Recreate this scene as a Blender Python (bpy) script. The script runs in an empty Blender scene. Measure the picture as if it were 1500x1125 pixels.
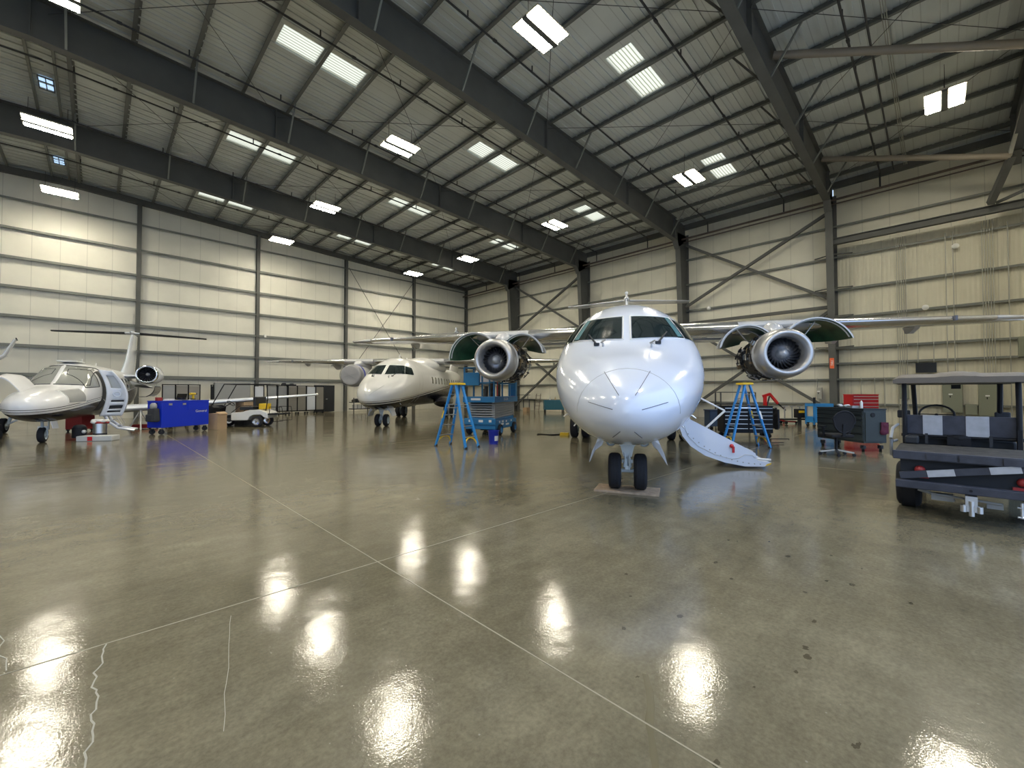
import bpy, math, random
from mathutils import Vector, Matrix, Euler
from mathutils.bvhtree import BVHTree
random.seed(7)
S = bpy.context.scene
COL = S.collection
PI = math.pi

# ------------------------------------------------------------------ materials
def mat(name, col, rough=.5, metal=0., emit=None, estr=0., coat=0., bump=0., bscale=20., var=0., vscale=3., spec=None, trans=0.):
    m = bpy.data.materials.new(name); m.use_nodes = True
    nt = m.node_tree; N = nt.nodes; L = nt.links; b = N['Principled BSDF']
    b.inputs['Base Color'].default_value = (*col, 1); b.inputs['Roughness'].default_value = rough
    b.inputs['Metallic'].default_value = metal; b.inputs['Coat Weight'].default_value = coat
    b.inputs['Coat Roughness'].default_value = .06
    if trans: b.inputs['Transmission Weight'].default_value = trans
    if spec is not None: b.inputs['Specular IOR Level'].default_value = spec
    if emit:
        b.inputs['Emission Color'].default_value = (*emit, 1); b.inputs['Emission Strength'].default_value = estr
    if bump or var:
        tc = N.new('ShaderNodeTexCoord')
        if var:
            no = N.new('ShaderNodeTexNoise'); no.inputs['Scale'].default_value = vscale; no.inputs['Detail'].default_value = 4
            L.new(tc.outputs['Object'], no.inputs['Vector'])
            mr = N.new('ShaderNodeMapRange'); mr.inputs['To Min'].default_value = 1-var; mr.inputs['To Max'].default_value = 1+var
            mr.inputs['From Min'].default_value = .25; mr.inputs['From Max'].default_value = .75
            L.new(no.outputs['Fac'], mr.inputs['Value'])
            vm = N.new('ShaderNodeVectorMath'); vm.operation = 'SCALE'; vm.inputs[0].default_value = col
            L.new(mr.outputs[0], vm.inputs['Scale']); L.new(vm.outputs[0], b.inputs['Base Color'])
        if bump:
            n2 = N.new('ShaderNodeTexNoise'); n2.inputs['Scale'].default_value = bscale; n2.inputs['Detail'].default_value = 3
            L.new(tc.outputs['Object'], n2.inputs['Vector'])
            bp = N.new('ShaderNodeBump'); bp.inputs['Strength'].default_value = bump; bp.inputs['Distance'].default_value = .02
            L.new(n2.outputs['Fac'], bp.inputs['Height']); L.new(bp.outputs[0], b.inputs['Normal'])
    return m

M = {}
M['steel'] = mat('painted_steel', (.095,.098,.092), .6, var=.12, vscale=1.5, spec=.3)
M['girt'] = mat('girt_steel', (.17,.18,.16), .5)
M['purlin'] = mat('purlin_steel', (.125,.13,.12), .5)
M['meshblack'] = mat('chair_mesh', (.010,.010,.012), .9)
M['girtl'] = mat('girt_side', (.33,.33,.29), .5)
M['pipe'] = mat('pipe_black', (.03,.03,.03), .5)
M['rustpipe'] = mat('pipe_primer', (.10,.075,.06), .6)
M['tube'] = mat('brace_tube', (.22,.19,.15), .5)
M['white'] = mat('white_plain', (.75,.75,.72), .4)
M['lamp'] = mat('lamp_diffuser', (.9,.9,.8), .5, emit=(1,.92,.74), estr=95)
M['fixture'] = mat('fixture_metal', (.55,.5,.4), .5)
M['conduit'] = mat('conduit_metal', (.36,.36,.31), .45, .3)
M['chrome'] = mat('chrome', (.85,.86,.88), .08, 1)
M['metal'] = mat('bare_aluminium', (.62,.63,.64), .32, 1, var=.1)
M['silver'] = mat('inlet_lip_silver', (.50,.50,.50), .38, .75, var=.05)
M['duct'] = mat('inlet_duct', (.42,.42,.42), .4, .4)
M['black'] = mat('black_plastic', (.012,.013,.016), .55, spec=.25)
M['rubber'] = mat('tyre_rubber', (.024,.025,.029), .8, spec=.25, bump=.2, bscale=60)
M['dark'] = mat('dark_grey', (.030,.033,.038), .55, spec=.25)
M['charcoal'] = mat('charcoal_powdercoat', (.040,.050,.050), .5, var=.1, spec=.3)
M['grey'] = mat('mid_grey', (.30,.31,.31), .45)
M['lgrey'] = mat('light_grey', (.52,.53,.52), .4)
M['greenint'] = mat('green_cowl_lining', (.03,.105,.052), .32, var=.5, vscale=3, coat=.3)
M['fan'] = mat('fan_blade', (.24,.25,.28), .35, .8)
M['spinner'] = mat('spinner', (.50,.52,.55), .3, .3)
M['blue'] = mat('ladder_blue', (.03,.26,.66), .4)
M['liftblue'] = mat('lift_blue', (.018,.17,.38), .4, var=.1)
M['cartblue'] = mat('cart_blue', (.004,.03,.52), .4)
M['bucketblue'] = mat('bucket_blue', (.01,.025,.35), .35)
M['teal'] = mat('cabinet_teal', (.02,.12,.17), .45)
M['navy'] = mat('navy_box', (.02,.05,.11), .45)
M['yellow'] = mat('safety_yellow', (.75,.50,.02), .45)
M['red'] = mat('tool_red', (.55,.012,.018), .35)
M['dred'] = mat('dull_red', (.33,.03,.03), .5)
M['card'] = mat('cardboard', (.42,.29,.17), .8, var=.06)
M['ply'] = mat('plywood', (.42,.31,.21), .75, var=.3, vscale=14)
M['egreen'] = mat('electrical_green_grey', (.20,.215,.16), .5)
M['cloth'] = mat('dark_cloth', (.035,.038,.045), .9, bump=.4, bscale=25)
M['glass'] = mat('tinted_window', (.012,.022,.024), .04, 0, coat=.5, spec=.8)
M['paleglass'] = mat('pale_window', (.33,.34,.32), .08, coat=.6)
M['teale'] = mat('window_edge_teal', (.10,.22,.24), .2)
M['line'] = mat('dark_line', (.12,.13,.17), .6)
M['orange'] = mat('orange_sign', (.75,.13,.04), .5)
M['panelgrey'] = mat('panel_grey', (.34,.35,.35), .3, var=.15, vscale=1.2)
M['panelwarm'] = mat('panel_taupe', (.26,.245,.215), .35, var=.12, vscale=1.2)
M['panelwhite'] = mat('panel_white', (.66,.70,.76), .3)
M['roofskin'] = mat('cart_canopy', (.15,.13,.105), .6, var=.06)
M['khaki'] = mat('scuffed_grey_rubber', (.055,.060,.078), .7, var=.25, vscale=8, spec=.25)
M['bedgrey'] = mat('bed_plank', (.05,.047,.042), .8, var=.4, vscale=10, spec=.25)
M['tapewhite'] = mat('reflective_tape', (.42,.44,.48), .4, var=.12, vscale=12)
M['cream'] = mat('cream_interior', (.62,.56,.44), .6)
M['plastic_wrap'] = mat('grey_engine_cover', (.33,.33,.34), .35, bump=.8, bscale=5)
M['mudbrown'] = mat('dark_engine_bits', (.055,.05,.045), .45, .4, var=.5, vscale=9)
M['brass'] = mat('brass_fittings', (.35,.25,.13), .4, .7)
M['screen'] = mat('dark_screen', (.015,.016,.018), .12)
M['lens'] = mat('lamp_lens', (.8,.85,.88), .05, .9)
M['gearwhite'] = mat('gear_enamel', (.60,.66,.68), .35)
M['maroon'] = mat('maroon_cloth', (.10,.015,.04), .8)
M['apron'] = mat('outdoor_concrete', (.45,.45,.43), .8, var=.1)

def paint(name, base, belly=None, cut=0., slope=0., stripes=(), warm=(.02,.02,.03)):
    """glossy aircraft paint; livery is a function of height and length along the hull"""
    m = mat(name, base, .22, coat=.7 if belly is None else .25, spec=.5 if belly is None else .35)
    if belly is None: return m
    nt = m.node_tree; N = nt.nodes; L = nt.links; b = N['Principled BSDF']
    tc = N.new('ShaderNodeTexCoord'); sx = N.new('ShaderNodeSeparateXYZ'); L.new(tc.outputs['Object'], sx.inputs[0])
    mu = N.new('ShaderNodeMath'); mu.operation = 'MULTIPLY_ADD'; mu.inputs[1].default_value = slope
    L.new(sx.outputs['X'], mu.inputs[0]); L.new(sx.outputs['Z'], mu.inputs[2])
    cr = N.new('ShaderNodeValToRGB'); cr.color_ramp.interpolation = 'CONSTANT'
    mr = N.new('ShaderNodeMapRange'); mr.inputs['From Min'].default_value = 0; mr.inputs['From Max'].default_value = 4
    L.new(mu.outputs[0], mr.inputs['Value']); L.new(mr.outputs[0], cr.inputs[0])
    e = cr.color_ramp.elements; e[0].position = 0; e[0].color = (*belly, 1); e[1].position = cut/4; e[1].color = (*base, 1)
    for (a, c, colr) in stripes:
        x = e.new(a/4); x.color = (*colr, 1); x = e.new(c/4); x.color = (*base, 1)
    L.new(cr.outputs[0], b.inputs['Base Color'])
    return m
M['jetwhite'] = paint('jet_white', (.70,.75,.85))
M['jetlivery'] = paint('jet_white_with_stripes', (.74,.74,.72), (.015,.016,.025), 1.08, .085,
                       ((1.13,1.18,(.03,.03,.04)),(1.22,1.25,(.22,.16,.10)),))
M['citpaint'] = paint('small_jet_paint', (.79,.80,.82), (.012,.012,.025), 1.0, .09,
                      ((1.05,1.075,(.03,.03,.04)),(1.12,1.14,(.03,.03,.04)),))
M['winggrey'] = paint('wing_grey', (.52,.53,.54))
M['wingmetal'] = mat('polished_leading_edge', (.66,.67,.69), .22, .9)

# ------------------------------------------------------------------ mesh builder
def frame_from(d):
    d = Vector(d).normalized(); a = Vector((0,0,1)) if abs(d.z) < .9 else Vector((1,0,0))
    u = d.cross(a).normalized(); v = d.cross(u).normalized(); return u, v

class MB:
    def __init__(s): s.v = []; s.f = []; s.mi = []; s.m = 0
    def add(s, vs, fs, mi=None):
        o = len(s.v); s.v += [tuple(p) for p in vs]; s.f += [tuple(i+o for i in f) for f in fs]
        s.mi += [s.m if mi is None else mi]*len(fs); return s
    def box(s, c, size, rz=0, rot=None, mi=None, taper=1.):
        hx, hy, hz = size[0]/2, size[1]/2, size[2]/2
        R = rot if rot is not None else Matrix.Rotation(rz, 3, 'Z'); c = Vector(c)
        p = []
        for z in (-1, 1):
            k = taper if z > 0 else 1
            for x, y in ((-1,-1),(1,-1),(1,1),(-1,1)): p.append(c + R @ Vector((x*hx*k, y*hy*k, z*hz)))
        return s.add(p, [(0,3,2,1),(4,5,6,7),(0,1,5,4),(1,2,6,5),(2,3,7,6),(3,0,4,7)], mi)
    def bar(s, a, b, w, h, mi=None, up=(0,0,1)):
        a = Vector(a); b = Vector(b); d = (b-a).normalized(); up = Vector(up)
        if abs(d.dot(up)) > .97: up = Vector((1,0,0))
        y = up.cross(d).normalized(); z = d.cross(y)
        p = [q + y*i*w/2 + z*j*h/2 for q in (a, b) for i, j in ((-1,-1),(1,-1),(1,1),(-1,1))]
        return s.add(p, [(0,3,2,1),(4,5,6,7),(0,1,5,4),(1,2,6,5),(2,3,7,6),(3,0,4,7)], mi)
    def cyl(s, a, b, r0, r1=None, n=16, mi=None, cap=True):
        a = Vector(a); b = Vector(b); r1 = r0 if r1 is None else r1; u, v = frame_from(b-a)
        p = [q + (u*math.cos(2*PI*i/n) + v*math.sin(2*PI*i/n))*r for q, r in ((a, r0), (b, r1)) for i in range(n)]
        f = [(i, (i+1) % n, n+(i+1) % n, n+i) for i in range(n)]
        if cap: f += [tuple(range(n-1, -1, -1)), tuple(range(n, 2*n))]
        return s.add(p, f, mi)
    def tube(s, pts, r, n=8, mi=None, closed=False):
        pts = [Vector(p) for p in pts]; m = len(pts); rings = []
        u = None
        for i, p in enumerate(pts):
            d = (pts[(i+1) % m]-pts[i-1]) if closed else (pts[min(i+1, m-1)]-pts[max(i-1, 0)])
            d.normalize()
            if u is None: u, w = frame_from(d)
            else:
                u = (u - d*u.dot(d)).normalized(); w = d.cross(u)
            rings.append([p + (u*math.cos(2*PI*k/n) + w*math.sin(2*PI*k/n))*r for k in range(n)])
        return s.loft(rings, mi, closed_loop=closed)
    def loft(s, rings, mi=None, cap=True, closed_loop=False, ring_closed=True):
        n = len(rings[0]); m = len(rings); p = [q for r in rings for q in r]; f = []
        for j in range(m if closed_loop else m-1):
            k = (j+1) % m
            for i in range(n if ring_closed else n-1):
                f.append((j*n+i, j*n+(i+1) % n, k*n+(i+1) % n, k*n+i))
        if cap and not closed_loop and ring_closed: f += [tuple(range(n-1, -1, -1)), tuple((m-1)*n+i for i in range(n))]
        return s.add(p, f, mi)
    def lathe(s, prof, origin, axis=(0,0,1), n=32, mi=None, a0=0., a1=2*PI):
        """prof: list of (distance along axis, radius)"""
        o = Vector(origin); d = Vector(axis).normalized(); u, v = frame_from(d)
        full = abs(a1-a0-2*PI) < 1e-6; k = n if full else n+1
        rings = [[o + d*h + (u*math.cos(a0+(a1-a0)*i/n) + v*math.sin(a0+(a1-a0)*i/n))*r for i in range(k)] for h, r in prof]
        return s.loft(rings, mi, cap=False, ring_closed=full)
    def prism(s, poly, vec, mi=None):
        poly = [Vector(p) for p in poly]; n = len(poly); vec = Vector(vec)
        f = [(i, (i+1) % n, n+(i+1) % n, n+i) for i in range(n)] + [tuple(range(n-1, -1, -1)), tuple(range(n, 2*n))]
        return s.add(poly + [p+vec for p in poly], f, mi)
    def sphere(s, c, r, n=14, sc=(1,1,1), mi=None):
        rings = []
        for j in range(1, n//2):
            a = PI*j/(n//2)
            rings.append([Vector(c) + Vector((math.sin(a)*math.cos(2*PI*i/n)*sc[0], math.sin(a)*math.sin(2*PI*i/n)*sc[1], math.cos(a)*sc[2]))*r for i in range(n)])
        s.loft(rings, mi); return s
    def build(s, name, m, parent=None, smooth=None, bevel=0, loc=None, rz=None, **props):
        me = bpy.data.meshes.new(name); me.from_pydata(s.v, [], s.f)
        ms = m if isinstance(m, (list, tuple)) else [m]
        for x in ms: me.materials.append(M[x] if isinstance(x, str) else x)
        for p, i in zip(me.polygons, s.mi): p.material_index = min(i, len(ms)-1)
        me.validate(); me.update()
        import bmesh
        bm = bmesh.new(); bm.from_mesh(me); bmesh.ops.recalc_face_normals(bm, faces=bm.faces); bm.to_mesh(me); bm.free()
        if smooth:
            for p in me.polygons: p.use_smooth = True
            me.set_sharp_from_angle(angle=math.radians(smooth))
        o = bpy.data.objects.new(name, me); COL.objects.link(o)
        if bevel:
            b = o.modifiers.new('bevel', 'BEVEL'); b.width = bevel; b.segments = 2; b.limit_method = 'ANGLE'
        if parent: o.parent = parent
        if loc is not None: o.location = loc
        if rz is not None: o.rotation_euler.z = rz
        for k, v in props.items(): o[k] = v
        return o

def thing(name, label, cat, loc=(0,0,0), rz=0., group=None):
    o = bpy.data.objects.new(name, None); COL.objects.link(o); o.location = loc; o.rotation_euler.z = rz
    o.empty_display_size = .2; o['label'] = label; o['category'] = cat
    if group: o['group'] = group
    return o
def tag(o, label, cat, group=None):
    o['label'] = label; o['category'] = cat
    if group: o['group'] = group
    return o
def copy_tree(o, parent=None):
    c = o.copy(); COL.objects.link(c); c.parent = parent
    for ch in [x for x in o.children]: copy_tree(ch, c)
    return c
def struct(o): o['kind'] = 'structure'; return o

# ------------------------------------------------------------------ camera (eye height 1.47 m; X runs along the far side wall, Y along the back wall)
CAM = bpy.data.cameras.new('camera'); cam = bpy.data.objects.new('camera', CAM); COL.objects.link(cam); S.camera = cam
CAM.sensor_fit = 'HORIZONTAL'; CAM.sensor_width = 36; CAM.lens = 616/1500*36; CAM.clip_end = 400; CAM.clip_start = .05
A = math.radians(45.4); P = math.atan(13/616)
fh = Vector((math.cos(A), math.sin(A), 0)); fw = fh*math.cos(P) + Vector((0,0,1))*math.sin(P)
cam.location = (0, 0, 1.47); cam.rotation_euler = fw.to_track_quat('-Z', 'Y').to_euler()
V = S.view_settings; S.display_settings.display_device = 'sRGB'; V.view_transform = 'Standard'; V.look = 'None'; V.gamma = 1; V.use_curve_mapping = False; V.exposure = 0.38
S.cycles.use_denoising = True; S.cycles.max_bounces = 8; S.cycles.diffuse_bounces = 5; S.cycles.glossy_bounces = 4
S.cycles.sample_clamp_indirect = 6; S.cycles.caustics_reflective = False; S.cycles.caustics_refractive = False; S.cycles.use_light_tree = True

# ------------------------------------------------------------------ world: pale overcast daylight
W = bpy.data.worlds.new('sky'); S.world = W; W.use_nodes = True
bg = W.node_tree.nodes['Background']
tcw = W.node_tree.nodes.new('ShaderNodeTexCoord'); sep = W.node_tree.nodes.new('ShaderNodeSeparateXYZ'); rmp = W.node_tree.nodes.new('ShaderNodeValToRGB')
W.node_tree.links.new(tcw.outputs['Generated'], sep.inputs[0]); W.node_tree.links.new(sep.outputs['Z'], rmp.inputs[0]); W.node_tree.links.new(rmp.outputs[0], bg.inputs[0])
rmp.color_ramp.elements[0].color = (.56,.72,1,1); rmp.color_ramp.elements[1].color = (.40,.60,1,1)
bg.inputs[1].default_value = 1.7

# ------------------------------------------------------------------ hangar shell
XW, YW, XN, YD, RX = 26.3, 33.2, -29.3, -2.6, -1.55          # back wall, side wall, near wall, door line, ridge
def zt(x): return 11.90 + .04*(XW-x) if x >= RX else 11.90 + .04*(XW-RX) - .04*(RX-x)

def floor_mat():
    m = bpy.data.materials.new('polished_concrete'); m.use_nodes = True; nt = m.node_tree; N = nt.nodes; L = nt.links; b = N['Principled BSDF']
    tc = N.new('ShaderNodeTexCoord')
    def noise(sc, det=5, ro=.6, vec=None, dist=0):
        n = N.new('ShaderNodeTexNoise'); n.inputs['Scale'].default_value = sc; n.inputs['Detail'].default_value = det; n.inputs['Roughness'].default_value = ro
        n.inputs['Distortion'].default_value = dist
        L.new(vec or tc.outputs['Object'], n.inputs['Vector']); return n.outputs['Fac']
    def rmap(v, a, c, d, e):
        r = N.new('ShaderNodeMapRange'); r.inputs['From Min'].default_value = a; r.inputs['From Max'].default_value = c
        r.inputs['To Min'].default_value = d; r.inputs['To Max'].default_value = e; L.new(v, r.inputs['Value']); return r.outputs[0]
    def math_(op, x, y):
        q = N.new('ShaderNodeMath'); q.operation = op
        for i, t in enumerate((x, y)):
            if isinstance(t, (int, float)): q.inputs[i].default_value = t
            else: L.new(t, q.inputs[i])
        return q.outputs[0]
    cr = N.new('ShaderNodeValToRGB'); L.new(noise(.55, 7, .62, dist=.5), cr.inputs[0])
    e = cr.color_ramp.elements; e[0].position = .3; e[0].color = (.128,.111,.068,1); e[1].position = .7; e[1].color = (.226,.200,.132,1)
    fine = rmap(noise(38, 3, .7), .3, .7, .82, 1.16); mid = rmap(noise(4, 5, .7), .3, .7, .84, 1.15)
    mp = N.new('ShaderNodeMapping'); mp.inputs['Rotation'].default_value = (0,0,.5); mp.inputs['Scale'].default_value = (.5, 5, 1); L.new(tc.outputs['Object'], mp.inputs[0])
    streak = rmap(noise(1.2, 5, .65, mp.outputs[0]), .3, .7, .9, 1.1)
    sc = math_('MULTIPLY', math_('MULTIPLY', fine, mid), streak)
    # pale aggregate specks and dark water drips, both with a shape of their own
    vo = N.new('ShaderNodeTexVoronoi'); vo.inputs['Scale'].default_value = 7; L.new(tc.outputs['Object'], vo.inputs['Vector'])
    dots = math_('LESS_THAN', vo.outputs['Distance'], .035)
    vo2 = N.new('ShaderNodeTexVoronoi'); vo2.inputs['Scale'].default_value = 4.6
    mp2 = N.new('ShaderNodeMapping'); mp2.inputs['Scale'].default_value = (1, 1.6, 1); mp2.inputs['Rotation'].default_value = (0,0,.9)
    L.new(tc.outputs['Object'], mp2.inputs[0]); L.new(mp2.outputs[0], vo2.inputs['Vector'])
    sx = N.new('ShaderNodeSeparateXYZ'); L.new(tc.outputs['Object'], sx.inputs[0])
    dxx = math_('SUBTRACT', sx.outputs['X'], 3.1); dyy = math_('SUBTRACT', sx.outputs['Y'], .95)
    rr = math_('ADD', math_('MULTIPLY', math_('MULTIPLY', dxx, dxx), .35), math_('MULTIPLY', math_('MULTIPLY', dyy, dyy), 1.2))
    near = math_('LESS_THAN', rr, 1.15)
    drip = math_('MULTIPLY', math_('LESS_THAN', math_('ADD', vo2.outputs['Distance'], rmap(noise(22, 3), .3, .7, -.05, .09)), rmap(noise(3, 2), .35, .65, .0, .17)), near)
    vm = N.new('ShaderNodeVectorMath'); vm.operation = 'SCALE'; L.new(cr.outputs[0], vm.inputs[0]); L.new(sc, vm.inputs['Scale'])
    mx = N.new('ShaderNodeMix'); mx.data_type = 'RGBA'; L.new(math_('MULTIPLY', dots, .5), mx.inputs[0]); L.new(vm.outputs[0], mx.inputs[6]); mx.inputs[7].default_value = (.36,.35,.29,1)
    mx2 = N.new('ShaderNodeMix'); mx2.data_type = 'RGBA'; L.new(math_('MULTIPLY', drip, .75), mx2.inputs[0]); L.new(mx.outputs[2], mx2.inputs[6]); mx2.inputs[7].default_value = (.055,.045,.025,1)
    L.new(mx2.outputs[2], b.inputs['Base Color'])
    L.new(rmap(noise(1.7, 6, .7), .3, .7, .07, .14), b.inputs['Roughness'])
    b.inputs['Specular IOR Level'].default_value = .48; b.inputs['IOR'].default_value = 1.5
    bp = N.new('ShaderNodeBump'); bp.inputs['Strength'].default_value = .08; bp.inputs['Distance'].default_value = .006
    L.new(noise(75, 2, .6), bp.inputs['Height'])
    bp2 = N.new('ShaderNodeBump'); bp2.inputs['Strength'].default_value = .10; bp2.inputs['Distance'].default_value = .05
    L.new(noise(2.2, 3, .5), bp2.inputs['Height']); L.new(bp.outputs[0], bp2.inputs['Normal']); L.new(bp2.outputs[0], b.inputs['Normal'])
    return m
M['floor'] = floor_mat()
M['joint'] = mat('joint_filler', (.29,.26,.18), .5)
M['crackm'] = mat('crack_filler', (.38,.36,.29), .6)
M['stain'] = mat('oily_stain', (.125,.108,.06), .22)
fl = struct(MB().box(((XW+XN)/2, (YW+YD-2)/2, -.1), (XW-XN+1, YW-YD+3, .2)).build('floor', 'floor'))
for nm, a, c in (('joint', (1.76, -3.5, 0), (1.76, 33, 0)), ('joint', (-29, 3.45, 0), (26, 3.45, 0)), ('joint', (-29, 11.2, 0), (26, 11.2, 0)), ('joint', (10.2, -3.5, 0), (10.2, 33, 0)), ('joint', (18.6, -3.5, 0), (18.6, 33, 0)), ('joint', (-29, 22, 0), (26, 22, 0)), ('joint', (-6.6, -3.5, 0), (-6.6, 33, 0))):
    w = .009
    MB().bar(a, c, w, .003).build(nm, 'joint', fl)
def jag(a, b, n, amp):
    a = Vector(a); b = Vector(b); d = (b-a); q = Vector((-d.y, d.x, 0)).normalized(); r = random.Random(3)
    w = [0]
    for i in range(n): w.append(w[-1]*.8 + r.uniform(-amp, amp)*.8)
    return [a + d*(i+(r.uniform(-.3,.3) if 0<i<n else 0))/n + q*w[i] for i in range(n+1)]
for a, b, n, amp in (((.06,3.44,.0), (-.03,2.3,.0), 26, .022), ((-.46,4.35,0), (-.29,3.49,0), 10, .03), ((.65,3.3,0), (.42,2.2,0), 9, .01)):
    mb = MB(); pts = jag(a, b, n, amp)
    for i in range(len(pts)-1): mb.bar(pts[i], pts[i+1], .0025 if n < 10 else .005 if n < 12 else .007, .003)
    mb.build('crack', 'crackm', fl)
mb = MB(); r = random.Random(5); c = [Vector((2.06,1.10,0)), Vector((1.96,1.02,0)), Vector((1.87,.97,0)), Vector((1.78,.93,0)), Vector((1.71,.89,0)), Vector((1.62,.83,0)), Vector((1.55,.78,0))]
L_ = [p + Vector((.5,-.86,0))*(.013+r.uniform(-.006,.008)) for p in c]; R_ = [p - Vector((.5,-.86,0))*(.013+r.uniform(-.006,.008)) for p in c]
mb.loft([[a+Vector((0,0,-.002)), b+Vector((0,0,-.002)), b+Vector((0,0,.001)), a+Vector((0,0,.001))] for a, b in zip(L_, R_)]); mb.build('stain', 'stain', fl)
struct(MB().box((0, YD-42, -.15), (140, 80, .2)).build('ground', 'apron'))

def wall_mat(name, base, axis, pitch, rib=False):
    m = bpy.data.materials.new(name); m.use_nodes = True; nt = m.node_tree; N = nt.nodes; L = nt.links; b = N['Principled BSDF']
    tc = N.new('ShaderNodeTexCoord'); sx = N.new('ShaderNodeSeparateXYZ'); L.new(tc.outputs['Object'], sx.inputs[0])
    def mth(op, x, y=0.):
        q = N.new('ShaderNodeMath'); q.operation = op
        for i, t in enumerate((x, y)):
            if isinstance(t, (int, float)): q.inputs[i].default_value = t
            else: L.new(t, q.inputs[i])
        return q.outputs[0]
    fr = mth('FRACT', mth('DIVIDE', sx.outputs[axis], pitch))
    seam = mth('LESS_THAN', mth('ABSOLUTE', mth('SUBTRACT', fr, .5)), .012/pitch)
    no = N.new('ShaderNodeTexNoise'); no.inputs['Scale'].default_value = .8; no.inputs['Detail'].default_value = 5; L.new(tc.outputs['Object'], no.inputs['Vector'])
    mr = N.new('ShaderNodeMapRange'); mr.inputs['From Min'].default_value = .3; mr.inputs['From Max'].default_value = .7; mr.inputs['To Min'].default_value = .94; mr.inputs['To Max'].default_value = 1.05; L.new(no.outputs['Fac'], mr.inputs['Value'])
    vm = N.new('ShaderNodeVectorMath'); vm.operation = 'SCALE'; vm.inputs[0].default_value = base; L.new(mr.outputs[0], vm.inputs['Scale'])
    mx = N.new('ShaderNodeMix'); mx.data_type = 'RGBA'; L.new(mth('MULTIPLY', seam, .3), mx.inputs[0]); L.new(vm.outputs[0], mx.inputs[6]); mx.inputs[7].default_value = (.1,.1,.09,1)
    L.new(mx.outputs[2], b.inputs['Base Color']); b.inputs['Roughness'].default_value = .5
    if rib:
        w = mth('PINGPONG', mth('MULTIPLY', sx.outputs[axis], 1.0), .075)
        bp = N.new('ShaderNodeBump'); bp.inputs['Strength'].default_value = .6; bp.inputs['Distance'].default_value = .3
        L.new(w, bp.inputs['Height']); L.new(bp.outputs[0], b.inputs['Normal'])
    return m
wc = (.66,.64,.53)
M['wallx'] = wall_mat('wall_panel_side', (.68,.665,.58), 'X', 1.02)
M['wally'] = wall_mat('wall_panel_back', wc, 'Y', .99)
M['wallrib'] = wall_mat('wall_panel_ribbed', (.60,.575,.45), 'Y', 1.2, True)
M['deck'] = wall_mat('roof_deck', (.58,.61,.58), 'Y', .40, False)
M['wallplain'] = mat('liner_plain', (.66,.64,.56), .6)

def profile_wall(name, y, m, th=.15, x0=XN, x1=XW):
    pts = [(x0, 0), (x1, 0), (x1, zt(x1)+.2), (RX, zt(RX)+.2), (x0, zt(x0)+.2)]
    return struct(MB().prism([(x, y, z) for x, z in pts], (0, th, 0)).build(name, m))
profile_wall('wall_left', YW, 'wallx')
struct(MB().box((XW+.075, (YW+3.62)/2, 6.05), (.15, YW-3.62, 12.1)).build('wall_back', 'wally'))
struct(MB().box((XW+.075, (3.58+YD)/2, 10.4), (.15, 3.58-YD, 3.4)).build('wall_back', 'wally'))
struct(MB().box((XW+.075, (3.6+YD)/2, 4.35), (.15, 3.6-YD, 8.7)).build('wall_back', 'wallrib'))
struct(MB().box((XN-.075, (YW+YD)/2, 6.0), (.15, YW-YD, 12)).build('wall_near', 'wallplain'))
struct(MB().box((20.9, YD-.25, 4.9), (10.8, .15, 9.8)).build('wall_front_and_blocker', 'wallplain'))  # unseen closed leaf, added to keep daylight off the back wall's right end
struct(MB().prism([(XN, YD-.1, 9.5), (XW, YD-.1, 9.5), (XW, YD-.1, zt(XW)+.2), (RX, YD-.1, zt(RX)+.2), (XN, YD-.1, zt(XN)+.2)], (0, -.15, 0)).build('wall_front_and_blocker', 'wallplain'))

# roof deck: two slopes with ribs (real folds every 0.4 m), with openings for the skylights
purl = [.72+1.54*k for k in range(-1, 17)]
skyX = [(4.0, 5.24), (5.44, 6.72), (12.0, 12.94), (13.14, 14.48), (20.0, 20.64), (20.84, 22.18)]
skyY = [(29.2, 30.15), (21.7, 22.65), (14.2, 15.15), (6.75, 7.7)]
cell = []
xs = sorted(set([RX+.0, XW+.1] + [v for a in skyX for v in a])); ys = sorted(set([YD-.2, YW+.1] + [v for a in skyY for v in a]))
cm = MB()
def inside(x, y): return any(a <= x <= b for a, b in skyX) and any(a <= y <= b for a, b in skyY)
for i in range(len(xs)-1):
    for j in range(len(ys)-1):
        x0, x1, y0, y1 = xs[i], xs[i+1], ys[j], ys[j+1]
        if inside((x0+x1)/2, (y0+y1)/2): continue
        z0, z1 = zt(x0)+.22, zt(x1)+.22
        cm.add([(x0,y0,z0),(x1,y0,z1),(x1,y1,z1),(x0,y1,z0),(x0,y0,z0+.1),(x1,y0,z1+.1),(x1,y1,z1+.1),(x0,y1,z0+.1)], [(0,3,2,1),(4,5,6,7),(0,1,5,4),(1,2,6,5),(2,3,7,6),(3,0,4,7)])
zz = zt(RX)+.22; ze = zt(XN)+.22
for (y0, y1) in ((YD-.2, YW+.1),):
    cm.add([(XN-.1,y0,ze),(RX,y0,zz),(RX,y1,zz),(XN-.1,y1,ze),(XN-.1,y0,ze+.1),(RX,y0,zz+.1),(RX,y1,zz+.1),(XN-.1,y1,ze+.1)], [(0,3,2,1),(4,5,6,7),(0,1,5,4),(1,2,6,5),(2,3,7,6),(3,0,4,7)])
ceil = struct(cm.build('ceiling', 'deck'))
# deck ribs as slim raised folds
rb = MB()
y = YD+.2
while y < YW:
    if not any(a-.02 < y < b+.02 for a, b in skyY):
        rb.bar((RX, y, zt(RX)+.205), (XW, y, zt(XW)+.205), .07, .05); 
    rb.bar((-12, y, zt(-12)+.205), (RX, y, zt(RX)+.205), .07, .05)
    y += .40
rb.build('deck_rib', 'deck', ceil)
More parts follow.
